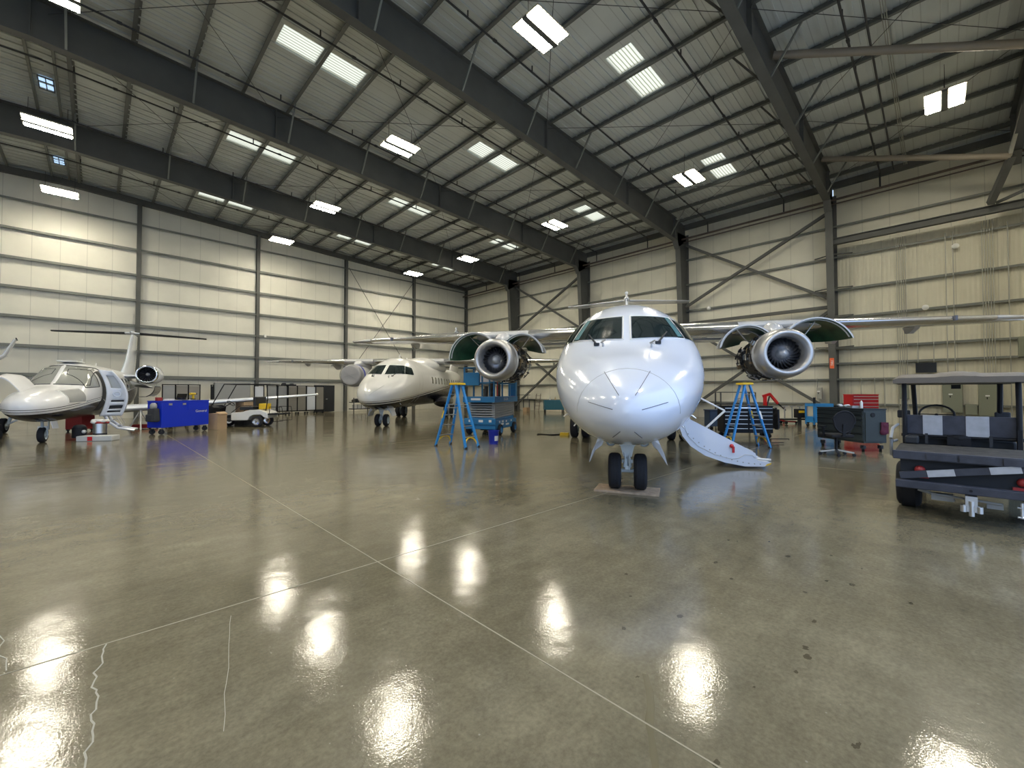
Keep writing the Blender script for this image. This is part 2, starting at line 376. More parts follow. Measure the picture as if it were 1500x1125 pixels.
# skylight glazing: translucent ribbed sheet under the sky
m = bpy.data.materials.new('skylight_sheet'); m.use_nodes = True; N = m.node_tree.nodes; L = m.node_tree.links
N.remove(N['Principled BSDF']); tr = N.new('ShaderNodeBsdfTranslucent'); tp = N.new('ShaderNodeBsdfTransparent'); mxs = N.new('ShaderNodeMixShader')
tr.inputs[0].default_value = (.95,.93,.82,1); tp.inputs[0].default_value = (.95,.93,.85,1)
tc = N.new('ShaderNodeTexCoord'); wv = N.new('ShaderNodeTexWave'); wv.bands_direction = 'Y'; wv.inputs['Scale'].default_value = 2.6; wv.inputs['Distortion'].default_value = .6; wv.inputs['Detail'].default_value = 1
L.new(tc.outputs['Object'], wv.inputs['Vector']); cr = N.new('ShaderNodeValToRGB'); L.new(wv.outputs['Fac'], cr.inputs[0])
cr.color_ramp.elements[0].color = (.40,.30,.14,1); cr.color_ramp.elements[1].color = (1,.76,.44,1); cr.color_ramp.elements[0].position = .05; cr.color_ramp.elements[1].position = .35
L.new(cr.outputs[0], tr.inputs[0]); L.new(cr.outputs[0], tp.inputs[0])
mxs.inputs[0].default_value = .35; L.new(tr.outputs[0], mxs.inputs[1]); L.new(tp.outputs[0], mxs.inputs[2]); L.new(mxs.outputs[0], N['Material Output'].inputs[0])
M['skylight'] = m
k = 1
for a, b in skyX:
    for c, d in skyY:
        z0, z1 = zt(a)+.26, zt(b)+.26
        struct(MB().add([(a,c,z0),(b,c,z1),(b,d,z1),(a,d,z0)], [(0,3,2,1)]).build('window_%d' % k, 'skylight')); k += 1
# ridge vents: small dark-framed solid panes, blue sky light put in as a glow
for yy in (23.6, 31.0, 16.0):
    z = zt(RX)+.19
    o = struct(MB().box((RX, yy, z), (.36, .9, .02)).build('window_%d' % k, mat('ridge_glow_pane', (.5,.7,.9), .2, emit=(.45,.65,.9), estr=.9))); k += 1
    f = MB()
    for q in (-.2, 0, .2): f.bar((RX+q, yy-.46, z-.02), (RX+q, yy+.46, z-.02), .03, .03)
    for q in (-.46, -.1, .46): f.bar((RX-.2, yy+q, z-.02), (RX+.2, yy+q, z-.02), .03, .03)
    f.build('mullion', 'steel', o)

RY = [-2.2, 3.6, 11.0, 18.4, 25.8]
def depth(x): return 1.22 + .10*max(0, (x-14)/11) + .05*max(0, (-2-x)/8)
for Yr in RY:
    # tapered welded frame: web, flanges, gusset plates and the knee
    mb = MB(); st = [XN+.6, -12, RX, 6, 12, 18, 24.6]
    web = [(x, zt(x)) for x in st+[XW-.25]] + [(XW-.25, zt(XW)-1.0), (24.85, zt(25)-1.75)] + [(x, zt(x)-depth(x)) for x in reversed(st)]
    mb.prism([(x, Yr-.012, z) for x, z in web], (0, .024, 0))
    for i in range(len(st)-1):
        x0, x1 = st[i], st[i+1]
        mb.bar((x0, Yr, zt(x0)-depth(x0)), (x1, Yr, zt(x1)-depth(x1)), .30, .03)
        mb.bar((x0, Yr, zt(x0)-.02), (x1, Yr, zt(x1)-.02), .30, .03)
    for x in (-8, RX, 4.9, 12.7, 19.0, 24.4):
        d = depth(x); mb.box((x, Yr, zt(x)-d/2), (.03, .29, d))
    mb.bar((24.6, Yr, zt(24.6)-depth(24.6)), (24.9, Yr, zt(25)-1.75), .3, .03)
    struct(mb.build('roof_beam', 'steel'))
    if Yr > 0:
        mb = MB(); z1 = zt(25)-1.6
        d0, d1 = .62, 1.25       # column depth at foot and knee
        mb.prism([(XW-.05, Yr-.012, 0), (XW-.05-d0, Yr-.012, 0), (XW-.05-d1, Yr-.012, z1), (XW-.05-d1, Yr-.012, z1+.9), (XW-.05, Yr-.012, z1+.9)], (0, .024, 0))
        mb.bar((XW-.05-d0, Yr, 0), (XW-.05-d1, Yr, z1), .30, .03, up=(1,0,0)); mb.bar((XW-.08, Yr, 0), (XW-.08, Yr, z1+1), .30, .03, up=(1,0,0))
        mb.box((XW-.4, Yr, .01), (.8, .4, .03))
        struct(mb.build('column', 'steel'))
for x in purl:
    if x < RX: continue
    mb = MB(); z = zt(x)
    mb.box((x, (YW+YD)/2, z+.10), (.014, YW-YD, .2)); mb.box((x-.05, (YW+YD)/2, z+.005), (.105, YW-YD, .012)); mb.box((x+.035, (YW+YD)/2, z+.2), (.075, YW-YD, .012))
    mb.box((x-.10, (YW+YD)/2, z+.015), (.01, YW-YD, .03))
    struct(mb.build('roof_beam', 'purlin'))
for x in [RX-.35, RX+.3] + [RX-.35-1.54*k for k in range(1, 8)]:
    mb = MB(); mb.box((x, (YW+YD)/2, zt(x)+.1), (.07, YW-YD, .2)); struct(mb.build('roof_beam', 'girt'))
# flange braces from the rafter bottoms up to the purlins
for Yr in RY[1:]:
    for i, x in enumerate(purl):
        if x < -1 or x > 24 or i % 2: continue
        for s in (-1, 1):
            struct(MB().bar((x, Yr+s*.13, zt(x)-depth(x)+.03), (x, Yr+s*.95, zt(x)+.03), .055, .055).build('roof_beam', 'steel' if s > 0 else 'girt'))
# rake beam, eave beam
mb = MB(); mb.bar((XN, YW-.12, zt(XN)-.12), (RX, YW-.12, zt(RX)-.12), .24, .32); mb.bar((RX, YW-.12, zt(RX)-.12), (XW, YW-.12, zt(XW)-.12), .24, .32); struct(mb.build('roof_beam', 'steel'))
struct(MB().box((XW-.12, (YW+YD)/2, zt(XW)-.05), (.2, YW-YD, .3)).build('roof_beam', 'steel'))
# side wall: wind columns and girts
for x in (-29, -23.2, -17, -10.75, -4.55, 1.64, 7.83, 14.02, 20.2, 26.15):
    mb = MB(); h = zt(x)-.2; mb.box((x, YW-.13, h/2), (.02, .24, h)); mb.box((x, YW-.26, h/2), (.2, .02, h)); mb.box((x, YW-.02, h/2), (.2, .02, h)); struct(mb.build('column', 'steel'))
for z in (2.42, 3.92, 5.42, 6.92, 8.42, 9.92, 11.42):
    x0, x1 = XN, XW
    mb = MB(); Lx = x1-x0; mb.box(((x0+x1)/2, YW-.10, z), (Lx, .2, .015), mi=0); mb.box(((x0+x1)/2, YW-.20, z-.035), (Lx, .012, .09), mi=1); mb.box(((x0+x1)/2, YW-.02, z+.035), (Lx, .012, .09), mi=1)
    if z < 2.5: mb.box(((x0+x1)/2, YW-.2, z), (Lx, .02, .17), mi=1)
    struct(mb.build('wall_left_girt', ['steel', 'girt']))
for z in (.95, 2.17, 2.95, 3.69, 5.22, 6.60, 8.24, 9.79):
    y0 = 3.6 if z == 2.95 else YD; y0 = YD
    if z == 2.95: y1 = 11
    else: y1 = YW
    mb = MB(); Ly = y1-y0; yc = (y0+y1)/2
    mb.box((XW-.10, yc, z), (.2, Ly, .015), mi=0); mb.box((XW-.2, yc, z-.035), (.012, Ly, .09), mi=1)
    if z in (3.69, 5.22, 6.6): mb.box((XW-.21, 1.0, z), (.03, 5.2, .05), mi=1)
    struct(mb.build('wall_back_girt', ['steel', 'girt']))
# header beam over the ribbed wall, knee stays at the columns
mb = MB(); mb.box((25.3, (3.6+YD)/2, 8.78), (.02, 3.6-YD, .26)); mb.box((25.3, (3.6+YD)/2, 8.92), (.22, 3.6-YD, .03)); mb.box((25.3, (3.6+YD)/2, 8.64), (.22, 3.6-YD, .03)); struct(mb.build('header_beam', 'steel'))
for z in (6.6, 5.22, 3.69, 8.24):
    for s in (-1, 1): struct(MB().bar((25.45, 3.6, z-.02), (26.1, 3.6+s*.75, z+.06), .05, .05).build('wall_back_girt', 'steel'))
# X braces between the back-wall columns
def brace(a, b, r=.07): struct(MB().bar(a, b, r*2, r*2).build('wall_brace', 'steel'))
for y0, y1 in ((3.75, 10.85), (18.55, 25.65)):
    brace((25.75, y0, 10.4), (25.75, y1, 6.75)); brace((25.85, y1, 10.6), (25.85, y0, 6.15))
    brace((25.75, y0, 5.5), (25.75, y1, .4)); brace((25.85, y1, 5.5), (25.85, y0, .6))
    struct(MB().bar((25.8, y0, 5.72), (25.8, y1, 5.72), .16, .16).build('wall_brace', 'steel'))
for a, b in (((14.2,33.0,11.5),(20,33.0,3.0)), ((20,33.05,11.2),(14.2,33.05,2.9))): struct(MB().bar(a, b, .03, .03).build('wall_brace', 'steel'))
# rod bracing in the roof plane
for y0, y1 in ((3.7, 10.9), (11.1, 18.3), (18.5, 25.7), (25.9, 33.0), (-2.1, 3.5)):
    for x0, x1 in ((-1.2, 4.9), (4.9, 12.7), (12.7, 19.0), (19.0, 25.0)):
        for ya, yb in ((y0, y1), (y1, y0)):
            struct(MB().cyl((x0, ya, zt(x0)-.35), (x1, yb, zt(x1)-.35), .009, n=6).build('wall_brace', 'pipe'))
# tubes bracing the door-side frame
for a, b in (((15.0,3.5,12.1), (17.3,-1.9,10.6)), ((22.9,3.5,11.9), (23.6,-1.98,10.1))): struct(MB().cyl(a, b, .11, n=14).build('wall_brace', 'tube', smooth=40))
struct(MB().bar((23.6,-2.0,10.1), (25.0,-1.55,8.95), .20, .2).build('wall_brace', 'steel'))
struct(MB().bar((23.6,-1.95,10.1), (22.7,-2.25,11.6), .09, .09).build('wall_brace', 'girtl'))
struct(MB().bar((25.1,-1.7,8.95), (25.2,-4.2,9.9), .10, .1).build('wall_brace', 'steel'))
# door tracks / front
# sprinkler mains: run with the slope, hung on short rods, pendants above
for i, yy in enumerate((1.75, 5.57, 9.43, 13.25, 17.2, 21.1, 25.0, 29.3)):
    x0 = -10.
    if yy < 2: x0 = 3.
    t = struct(MB().bar((RX if x0 < 0 else x0, yy, zt(RX if x0 < 0 else x0)-.30), (XW-.7, yy, zt(XW)-.30), .001, .001).build('trim_%d' % (i+1), 'pipe'))
    a = MB()
    xa = RX if x0 < 0 else x0
    a.cyl((xa, yy, zt(xa)-.30), (XW-.7, yy, zt(XW-.7)-.30), .032, n=8)
    if x0 < 0: a.cyl((x0, yy, zt(x0)-.30), (RX, yy, zt(RX)-.30), .032, n=8)
    for k2 in range(10):
        xx = xa+.8+k2*2.75
        if xx < XW-1: a.cyl((xx, yy, zt(xx)-.3), (xx, yy, zt(xx)-.08), .022, n=6)
        if xx+1 < XW-1: a.cyl((xx+1.0, yy, zt(xx+1)-.3), (xx+1.12, yy, zt(xx+1)-.3), .048, n=8)
    a.cyl((XW-.75, yy, zt(XW)-.28), (XW-.75, yy, 10.95), .035, n=8)
    bpy.data.objects.remove(t); struct(a.build('trim_%d' % (i+1), 'pipe', smooth=40))
struct(MB().cyl((XW-.75, YD, 10.92), (XW-.75, YW-.4, 10.92), .055, n=10).build('trim_20', 'rustpipe', smooth=40))
struct(MB().cyl((XW-.5, YD, 10.80), (XW-.5, YW-.4, 10.80), .03, n=10).build('trim_21', 'rustpipe', smooth=40))
for yy, r in ((1.28, .03),): struct(MB().cyl((3, yy, zt(3)-.35), (XW-.7, yy, zt(XW)-.3), r, n=8).build('trim_22', 'pipe', smooth=40))
for q in range(3): struct(MB().cyl((5, 1.0-q*.05, zt(5)-.05), (XW-.3, .95-q*.05, zt(XW)-.05), .014, n=6).build('trim_%d' % (23+q), 'conduit', smooth=40))

# ------------------------------------------------------------------ high-bay lights
lamps = [  # x, y, z, label
 (-1.1, 15.2, 11.4, 'high bay light cut off by the top edge above the far left roof'),
 (-1.45, 23.1, 11.35, 'long bright double-panel light hanging at far left below the ridge'),
 (-1.45, 30.3, 11.35, 'lowest-hanging light at far left, nearest the top of the side wall'),
 (8.45, 7.45, 11.3, 'large twin-panel light high in the top centre above the nose of the white jet'),
 (8.45, 14.9, 11.25, 'twin-panel light between the two skylight rows left of top centre'),
 (8.45, 22.6, 11.25, 'twin-panel light second out from the side wall, above the second roof girder'),
 (8.35, 29.7, 11.3, 'twin-panel light beside the side wall between its second and third columns'),
 (18.5, 7.6, 10.95, 'twin-panel light over the wing root right of the white jet'),
 (18.3, 15.1, 10.95, 'light near the back wall above the left wing of the white jet'),
 (18.6, 23.3, 10.95, 'small distant light above the left engine of the white jet'),
 (17.9, 29.4, 11.0, 'farthest small light, near the corner of the side and back walls'),
 (19.4, -.28, 10.95, 'glaring twin-panel light at upper right above the utility vehicle'),
]
base = None
for i, (x, y, z, lb) in enumerate(lamps):
    if base is None:
        t = thing('ceiling_light', lb, 'light', (x, y, z), 0, 'high bay lights under the roof')
        h = MB().box((0,0,.05), (1.25, .14, .07)); 
        for s in (-1, 1): h.box((0, s*.27, .045), (1.28, .40, .05))
        h.build('housing', 'fixture', t)
        MB().box((0,0,-.01), (1.30,.15,.07)).build('spine', 'steel', t)
        for s in (-1, 1): MB().box((0, s*.27, .008), (1.22, .33, .02)).build('lamp_panel', 'lamp', t)
        for s in (-1, 1): MB().cyl((s*.5, 0, .08), (s*.5, 0, .9), .008, n=6).build('hanger', 'pipe', t)
        base = t
    else:
        c = copy_tree(base); c.location = (x, y, z); c['label'] = lb; t = c
for x, y in ((8.45, -.28), (-1.45, 7.45), (-1.45, -.3), (-13, 22.6), (-13, 7.45), (-23, 14.9)):
    c = copy_tree(base); c.location = (x, y, 11.3); c['label'] = 'twin-panel high bay light under the roof outside the picture'
# ================================================================== aircraft
def hull_ring(x, zc, w, top, bot, n=40, e=2.0):
    out = []
    for i in range(n):
        a = 2*PI*i/n; c, s_ = math.cos(a), math.sin(a)
        y = w*math.copysign(abs(c)**(2/e), c); h = (top-zc) if s_ >= 0 else (zc-bot)
        out.append(Vector((x, y, zc + h*math.copysign(abs(s_)**(2/e), s_))))
    return out
def interp(st, xs):
    """smooth (monotone cubic) interpolation of hull stations"""
    st = sorted(st, key=lambda a: -a[0]); X = [a[0] for a in st]; out = []
    for x in xs:
        j = 0
        while j < len(X)-2 and x < X[j+1]: j += 1
        h = X[j+1]-X[j]; t = (x-X[j])/h; row = [x]
        for k in range(1, len(st[0])):
            y0, y1 = st[j][k], st[j+1][k]
            def slope(q):
                if q <= 0 or q >= len(X)-1: return (st[min(q+1, len(X)-1)][k]-st[max(q-1,0)][k])/(X[min(q+1, len(X)-1)]-X[max(q-1,0)])
                a = (st[q][k]-st[q-1][k])/(X[q]-X[q-1]); b = (st[q+1][k]-st[q][k])/(X[q+1]-X[q])
                return 0 if a*b <= 0 else 2*a*b/(a+b)
            m0, m1 = slope(j)*h, slope(j+1)*h
            row.append((2*t**3-3*t*t+1)*y0+(t**3-2*t*t+t)*m0+(-2*t**3+3*t*t)*y1+(t**3-t*t)*m1)
        out.append(row)
    return out
class Hull:
    def __init__(s, st, e=2.0, step=.22):
        xs = []; x = max(a[0] for a in st); lo = min(a[0] for a in st)
        s.tip = x; q = x
        while q > lo: xs.append(q); q -= (.035 if x-q < .3 else .1 if x-q < 1.2 else step)
        xs.append(lo)
        s.rings = [hull_ring(*r, e=e) for r in interp(st, xs)]
        s.mb = MB().loft(s.rings); s.bvh = BVHTree.FromPolygons([Vector(v) for v in s.mb.v], s.mb.f)
    def hit(s, p, ax):
        """project a 2-D point along an axis onto the hull: ax 'x' (y,z seen from the nose), '+y'/'-y' (x,z seen from a side), 'z' (x,y from above)"""
        if ax == 'x': o, d = Vector((9, p[0], p[1])), Vector((-1,0,0))
        elif ax == '+y': o, d = Vector((p[0], 9, p[1])), Vector((0,-1,0))
        elif ax == '-y': o, d = Vector((p[0], -9, p[1])), Vector((0,1,0))
        elif ax == 'z': o, d = Vector((p[0], p[1], 9)), Vector((0,0,-1))
        else: o, d = ax(p)
        h = s.bvh.ray_cast(o, d)
        return (h[0], h[1] if h[1].dot(d) < 0 else -h[1]) if h[0] is not None else (None, None)
    def patch(s, quad, ax, nu=10, nv=6, off=.006, curve=0):
        """a pane or painted mark that lies on the hull; quad = 4 corners a,b,c,d"""
        a, b, c, d = [Vector(q) for q in quad]; g = []; ok = True
        for j in range(nv+1):
            for i in range(nu+1):
                u, v = i/nu, j/nv; p = (a*(1-u)+b*u)*(1-v) + (d*(1-u)+c*u)*v
                h, n = s.hit(p, ax)
                if h is None: ok = False; h, n = (g[-1] if g else Vector((0,0,0))), Vector((0,0,0))
                g.append(h + n*off)
        return MB().add(g, [(j*(nu+1)+i, j*(nu+1)+i+1, (j+1)*(nu+1)+i+1, (j+1)*(nu+1)+i) for j in range(nv) for i in range(nu)])
    def strip(s, pts, ax, r=.006, n=14):
        """thin raised line along a polyline on the hull"""
        out = []
        for k in range(len(pts)-1):
            a, b = Vector(pts[k]), Vector(pts[k+1])
            for i in range(n+1):
                h, nn = s.hit(a+(b-a)*i/n, ax)
                if h is not None and (not out or (out[-1]-h).length > 1e-4): out.append(h + nn*.002)
        return MB().tube(out, r, 6)

def airfoil(c, th, n=14):
    """closed section, leading edge at 0, trailing edge at -c (x forward)"""
    up = []; lo = []
    for i in range(n+1):
        t = (1-math.cos(PI*i/n))/2
        y = 5*th*(.2969*math.sqrt(t)-.1260*t-.3516*t*t+.2843*t**3-.1036*t**4)*c
        up.append((-t*c, y*1.1)); lo.append((-t*c, -y*.9))
    return up + lo[-2:0:-1]
def wing(mb, secs, vert=False):
    """secs: (x_le, span_pos, height, chord, thickness)"""
    rings = []
    for x, y, z, c, th in secs:
        rings.append([Vector((x+a, y, z+b)) if not vert else Vector((x+a, y+b, z)) for a, b in airfoil(c, th)])
    return mb.loft(rings)
def wheel(parent, c, r, w, rim='gearwhite', name='wheel'):
    prof = [(-w/2, r*.62), (-w/2*.98, r*.80), (-w/2*.8, r*.95), (-w/2*.45, r), (0, r*1.005), (w/2*.45, r), (w/2*.8, r*.95), (w/2*.98, r*.80), (w/2, r*.62)]
    m = MB().lathe(prof, c, (0,1,0), 32)
    for q in (-.25, 0, .25): m.lathe([(q*w-.005, r*1.0), (q*w-.004, r*1.012), (q*w+.004, r*1.012), (q*w+.005, r)], c, (0,1,0), 32)
    t = m.build(name, 'rubber', parent, smooth=50)
    h = MB().lathe([(-w/2*.9, .001), (-w/2*.9, r*.2), (-w/2*.55, r*.3), (-w/2*.6, r*.55), (-w/2, r*.64), (w/2, r*.64), (w/2*.6, r*.55), (w/2*.55, r*.3), (w/2*.9, r*.2), (w/2*.9, .001)], c, (0,1,0), 24)
    h.build('rim', rim, t, smooth=40); return t

def jet_engine(root, c, side, cover=False, doors=True):
    """turbofan under the wing; c = centre of the intake lip, x forward"""
    cx, cy, cz = c; ax = (-1,0,0); R = .635
    # intake ring: rounded lip, duct inside, barrel outside
    lip = [(.50,.655),(.30,.650),(.12,.625),(.035,.59),(.0,.555),(-.012,.52),(.0,.485),(.05,.452),(.16,.43)]
    core = MB().lathe([(.66,.50),(.72,.59),(1.4,.62),(2.2,.60),(2.7,.42),(2.7,.33),(3.05,.24)], c, ax, 32)
    core.lathe([(3.05,.24),(3.05,.001)], c, ax, 32)
    eng = core.build('engine', 'mudbrown' if doors else 'jetlivery' , root, smooth=40)
    MB().lathe(lip, c, ax, 48).build('intake_lip', 'silver' if not cover else 'plastic_wrap', eng, smooth=60)
    MB().lathe([(.16,.43),(.3,.415),(.62,.42)], c, ax, 48).build('intake_duct', 'duct', eng, smooth=60)
    MB().lathe([(.60,.42),(.60,.001)], c, ax, 40).build('fan_backing', 'black', eng)
    MB().lathe([(.50,.655),(.52,.662),(.66,.665),(.68,.64),(.68,.50)], c, ax, 48).build('intake_barrel', 'winggrey' if not cover else 'bucketblue', eng, smooth=50)
    if not cover:
        m = MB()
        for k in range(22):
            a = 2*PI*k/22; pts = []
            for j in range(6):
                t = j/5; r = .14+t*.275; tw = .9-.75*t; aa = a + .28*t*t
                er = Vector((0, math.cos(aa), math.sin(aa))); et = Vector((0, -math.sin(aa), math.cos(aa))); o = Vector(c)+Vector((-.42, 0, 0))+er*r
                w = .035+.035*t
                d = Vector((-math.cos(tw+.5),0,0))*w*1.3 + et*math.sin(tw+.25)*w
                pts.append((o-d, o+d))
            vs = [q for p in pts for q in p]; vs += [q+Vector((.006,0,0)) for q in vs]; f = []
            for j in range(5): f += [(2*j,2*j+1,2*j+3,2*j+2), (12+2*j,12+2*j+2,12+2*j+3,12+2*j+1), (2*j,2*j+2,12+2*j+2,12+2*j), (2*j+1,12+2*j+1,12+2*j+3,2*j+3)]
            m.add(vs, f)
        m.build('fan', 'fan', eng, smooth=40)
        MB().lathe([(.20,.001),(.205,.03),(.24,.075),(.30,.115),(.38,.145),(.46,.155),(.55,.155)], c, ax, 28).build('spinner', 'spinner', eng, smooth=60)
    else:
        m = MB().lathe([(-.015,.54),(-.03,.45),(.02,.25),(.0,.001)], c, ax, 28)
        m.build('engine_cover', 'plastic_wrap', eng, smooth=60)
        m = MB()
        for q in (.3, -.5): m.bar((cx+.03, cy+.48*math.cos(q+PI), cz+.48*math.sin(q+PI)), (cx+.03, cy+.48*math.cos(q), cz+.48*math.sin(q)), .03, .01)
        m.lathe([(.1,.67),(.1,.68),(.16,.68),(.16,.67)], c, ax, 32)
        m.build('cover_strap', 'grey', eng)
    # pylon joins the wing
    m = MB(); m.loft([[Vector((cx-1.0-q, cy+y*w, z)) for q, w in ((0,.2),(.5,1),(1.6,1),(2.3,.3)) for y in (1,)] + [Vector((cx-1.0-q, cy-w, z)) for q, w in ((2.3,.08),(1.6,.24),(.5,.24),(0,.06))] for z in (cz+.45, cz+1.0)])
    pyl = MB()
    rings = []
    for x, w, z0, z1 in ((-.75,.10,cz+.55,cz+.70),(-.95,.22,cz+.5,cz+.90),(-1.4,.27,cz+.45,cz+1.02),(-2.4,.25,cz+.3,cz+1.04),(-3.1,.10,cz+.35,cz+.85)):
        rings.append([Vector((cx+x, cy+w*math.cos(2*PI*i/16), (z0+z1)/2+(z1-z0)/2*math.sin(2*PI*i/16))) for i in range(16)])
    pyl.loft(rings); pyl.build('pylon', 'winggrey', eng, smooth=50)
    MB().lathe([(2.35,.52),(2.7,.49),(3.15,.37),(3.13,.34)], c, ax, 32).build('exhaust_cowl', 'winggrey', eng, smooth=50)
    if doors:
        rd = random.Random(11 if side > 0 else 23); m = MB()
        for k in range(110):                                   # plumbing wrapped round the core
            a = rd.uniform(0, 2*PI); x = rd.uniform(.75, 2.3); r = .62+rd.uniform(0,.05); pts = []
            da = rd.choice((-1,1))*rd.uniform(.03,.16); dx = rd.choice((-1,1))*rd.uniform(.0,.12)
            for j in range(rd.randint(3,7)):
                pts.append((cx-min(max(x,.70),2.45), cy+r*math.cos(a), cz+r*math.sin(a)))
                if rd.random() < .5: a += da
                else: x += dx
                a += .01; x += .01
            m.tube(pts, rd.uniform(.009,.022), 6, mi=rd.choice((0,0,1,2,2,3)))
        for k in range(60):
            a = rd.uniform(0,2*PI); x = rd.uniform(.8,2.3); r = .63
            m.box((cx-x, cy+r*math.cos(a), cz+r*math.sin(a)), (rd.uniform(.05,.2), rd.uniform(.05,.12), rd.uniform(.05,.14)), rot=Matrix.Rotation(a, 3, 'X'), mi=rd.choice((0,2,3,1)))
        m.build('engine_plumbing', ['mudbrown', 'metal', 'dark', 'brass'], eng)
        for s in (1, -1):                                     # clamshell cowl doors swung up and out
            outb = s == side; R1, span, tilt = ((.90, 2.15, -.12) if side > 0 else (.86, 2.55, -.34)) if outb else (.72, 2.3, -.28)
            rings = []; inner = []
            def P2(f, k, off=0.):
                a = PI-(PI-span)/2 - span*f; r = R1-off; c0 = Vector((R1*math.sin(span/2), -R1*math.cos(span/2)))
                p = Vector((c0.x+r*math.cos(a), c0.y+r*math.sin(a)))*k; ca, sa = math.cos(tilt), math.sin(tilt)
                return s*(.18+p.x*ca-p.y*sa), .60+p.x*sa+p.y*ca
            for xx, k in ((.70,1.),(1.0,.99),(1.4,.94),(1.8,.84),(2.2,.66),(2.6,.42),(2.8,.22)):
                n = 18
                rings.append([Vector((cx-xx, cy+p[0], cz+p[1])) for p in (P2(i/n, k) for i in range(n+1))])
                inner.append([Vector((cx-xx, cy+p[0], cz+p[1])) for p in (P2(i/n, k, .035) for i in range(n+1))])
            m = MB(); m.loft(rings, mi=0, cap=False, ring_closed=False); m.loft(inner, mi=1, cap=False, ring_closed=False)
            n = 19
            for A_, B_ in ((rings[0], inner[0]), (rings[-1], inner[-1])):
                for i in range(n-1): m.add([A_[i], A_[i+1], B_[i+1], B_[i]], [(0,1,2,3)], mi=0)
            for idx in (0, -1):
                for j in range(6): m.add([rings[j][idx], rings[j+1][idx], inner[j+1][idx], inner[j][idx]], [(0,1,2,3)], mi=0)
            me = m.build('cowl_door', ['winggrey', 'greenint'], eng, smooth=50)
            q = MB()
            for xx in (.80, 1.45): q.tube([(cx-xx, cy+p[0], cz+p[1]) for p in (P2(.03+.94*i/12, 1. if xx < 1.5 else .9, .05) for i in range(13))], .018, 6)
            q.build('cowl_frame', 'lgrey', eng)
            p0 = P2(.5, 1., .05)
            MB().tube([(cx-1.2, cy+s*.5, cz+.36), (cx-1.15, cy+s*.55+(p0[0]-s*.55)*.4, cz+.50), (cx-1.1, cy+p0[0], cz+p0[1])], .016, 6).build('hold_open_rod', 'metal', eng)
    return eng

def nose_gear(root, jacked=0.):
    z0 = jacked
    g = MB(); g.cyl((0,0,z0+.30), (0.02,0,z0+.62), .035, n=14); g.cyl((.02,0,z0+.55), (.05,0,1.05), .055, n=14); g.cyl((0,-.17,z0+.27), (0,.17,z0+.27), .03, n=12)
    g.box((.03,0,z0+.42), (.10,.16,.05)); g.cyl((.09,-.02,z0+.33), (.09,-.02,z0+.46), .022, n=10); g.box((.05,0,z0+.33), (.12,.07,.06)); g.cyl((.11,.03,z0+.30),(.11,.03,z0+.50),.012,n=8)
    g.prism([(.06,-.24,.80), (.06,-.10,.68), (.06,-.06,.52), (.06,.06,.52), (.06,.10,.68), (.06,.24,.80), (.06,.30,.84), (.06,-.30,.84)], (.04,0,0))
    for y in (-.05,.05): g.bar((.1,y,z0+.34), (.14,y*.6,z0+.47), .02,.03); g.bar((.14,y*.6,z0+.47), (.07,y,z0+.58), .02,.03)
    gg = g.build('nose_gear', 'gearwhite', root, smooth=35)
    for s in (-1, 1):
        wheel(gg, (0, s*.185, z0+.265), .265, .19)
        l = MB().lathe([(0,.075),(.05,.075),(.06,.06)], (.16, s*.235, .755), (-1,0,0), 20).cyl((.15,s*.235,.755),(.04,s*.235,.755),.06,.03)
        l.build('taxi_light', 'gearwhite', gg, smooth=40)
        MB().sphere((.145, s*.235, .755), .055, sc=(.4,1,1)).build('lens', 'lens', gg, smooth=60)
    for s in (-1, 1):
        d = MB(); pr = [(.30,.30,.84),(.30,.40,.86),(.32,.44,.74),(.30,.50,.62),(.26,.55,.44),(.22,.53,.46),(.24,.46,.62),(.26,.36,.70)]
        d.prism([(x, s*y, z) for x, y, z in pr], (-.55, s*.0, .02)); d.build('gear_door', 'jetwhite', gg)
    return gg

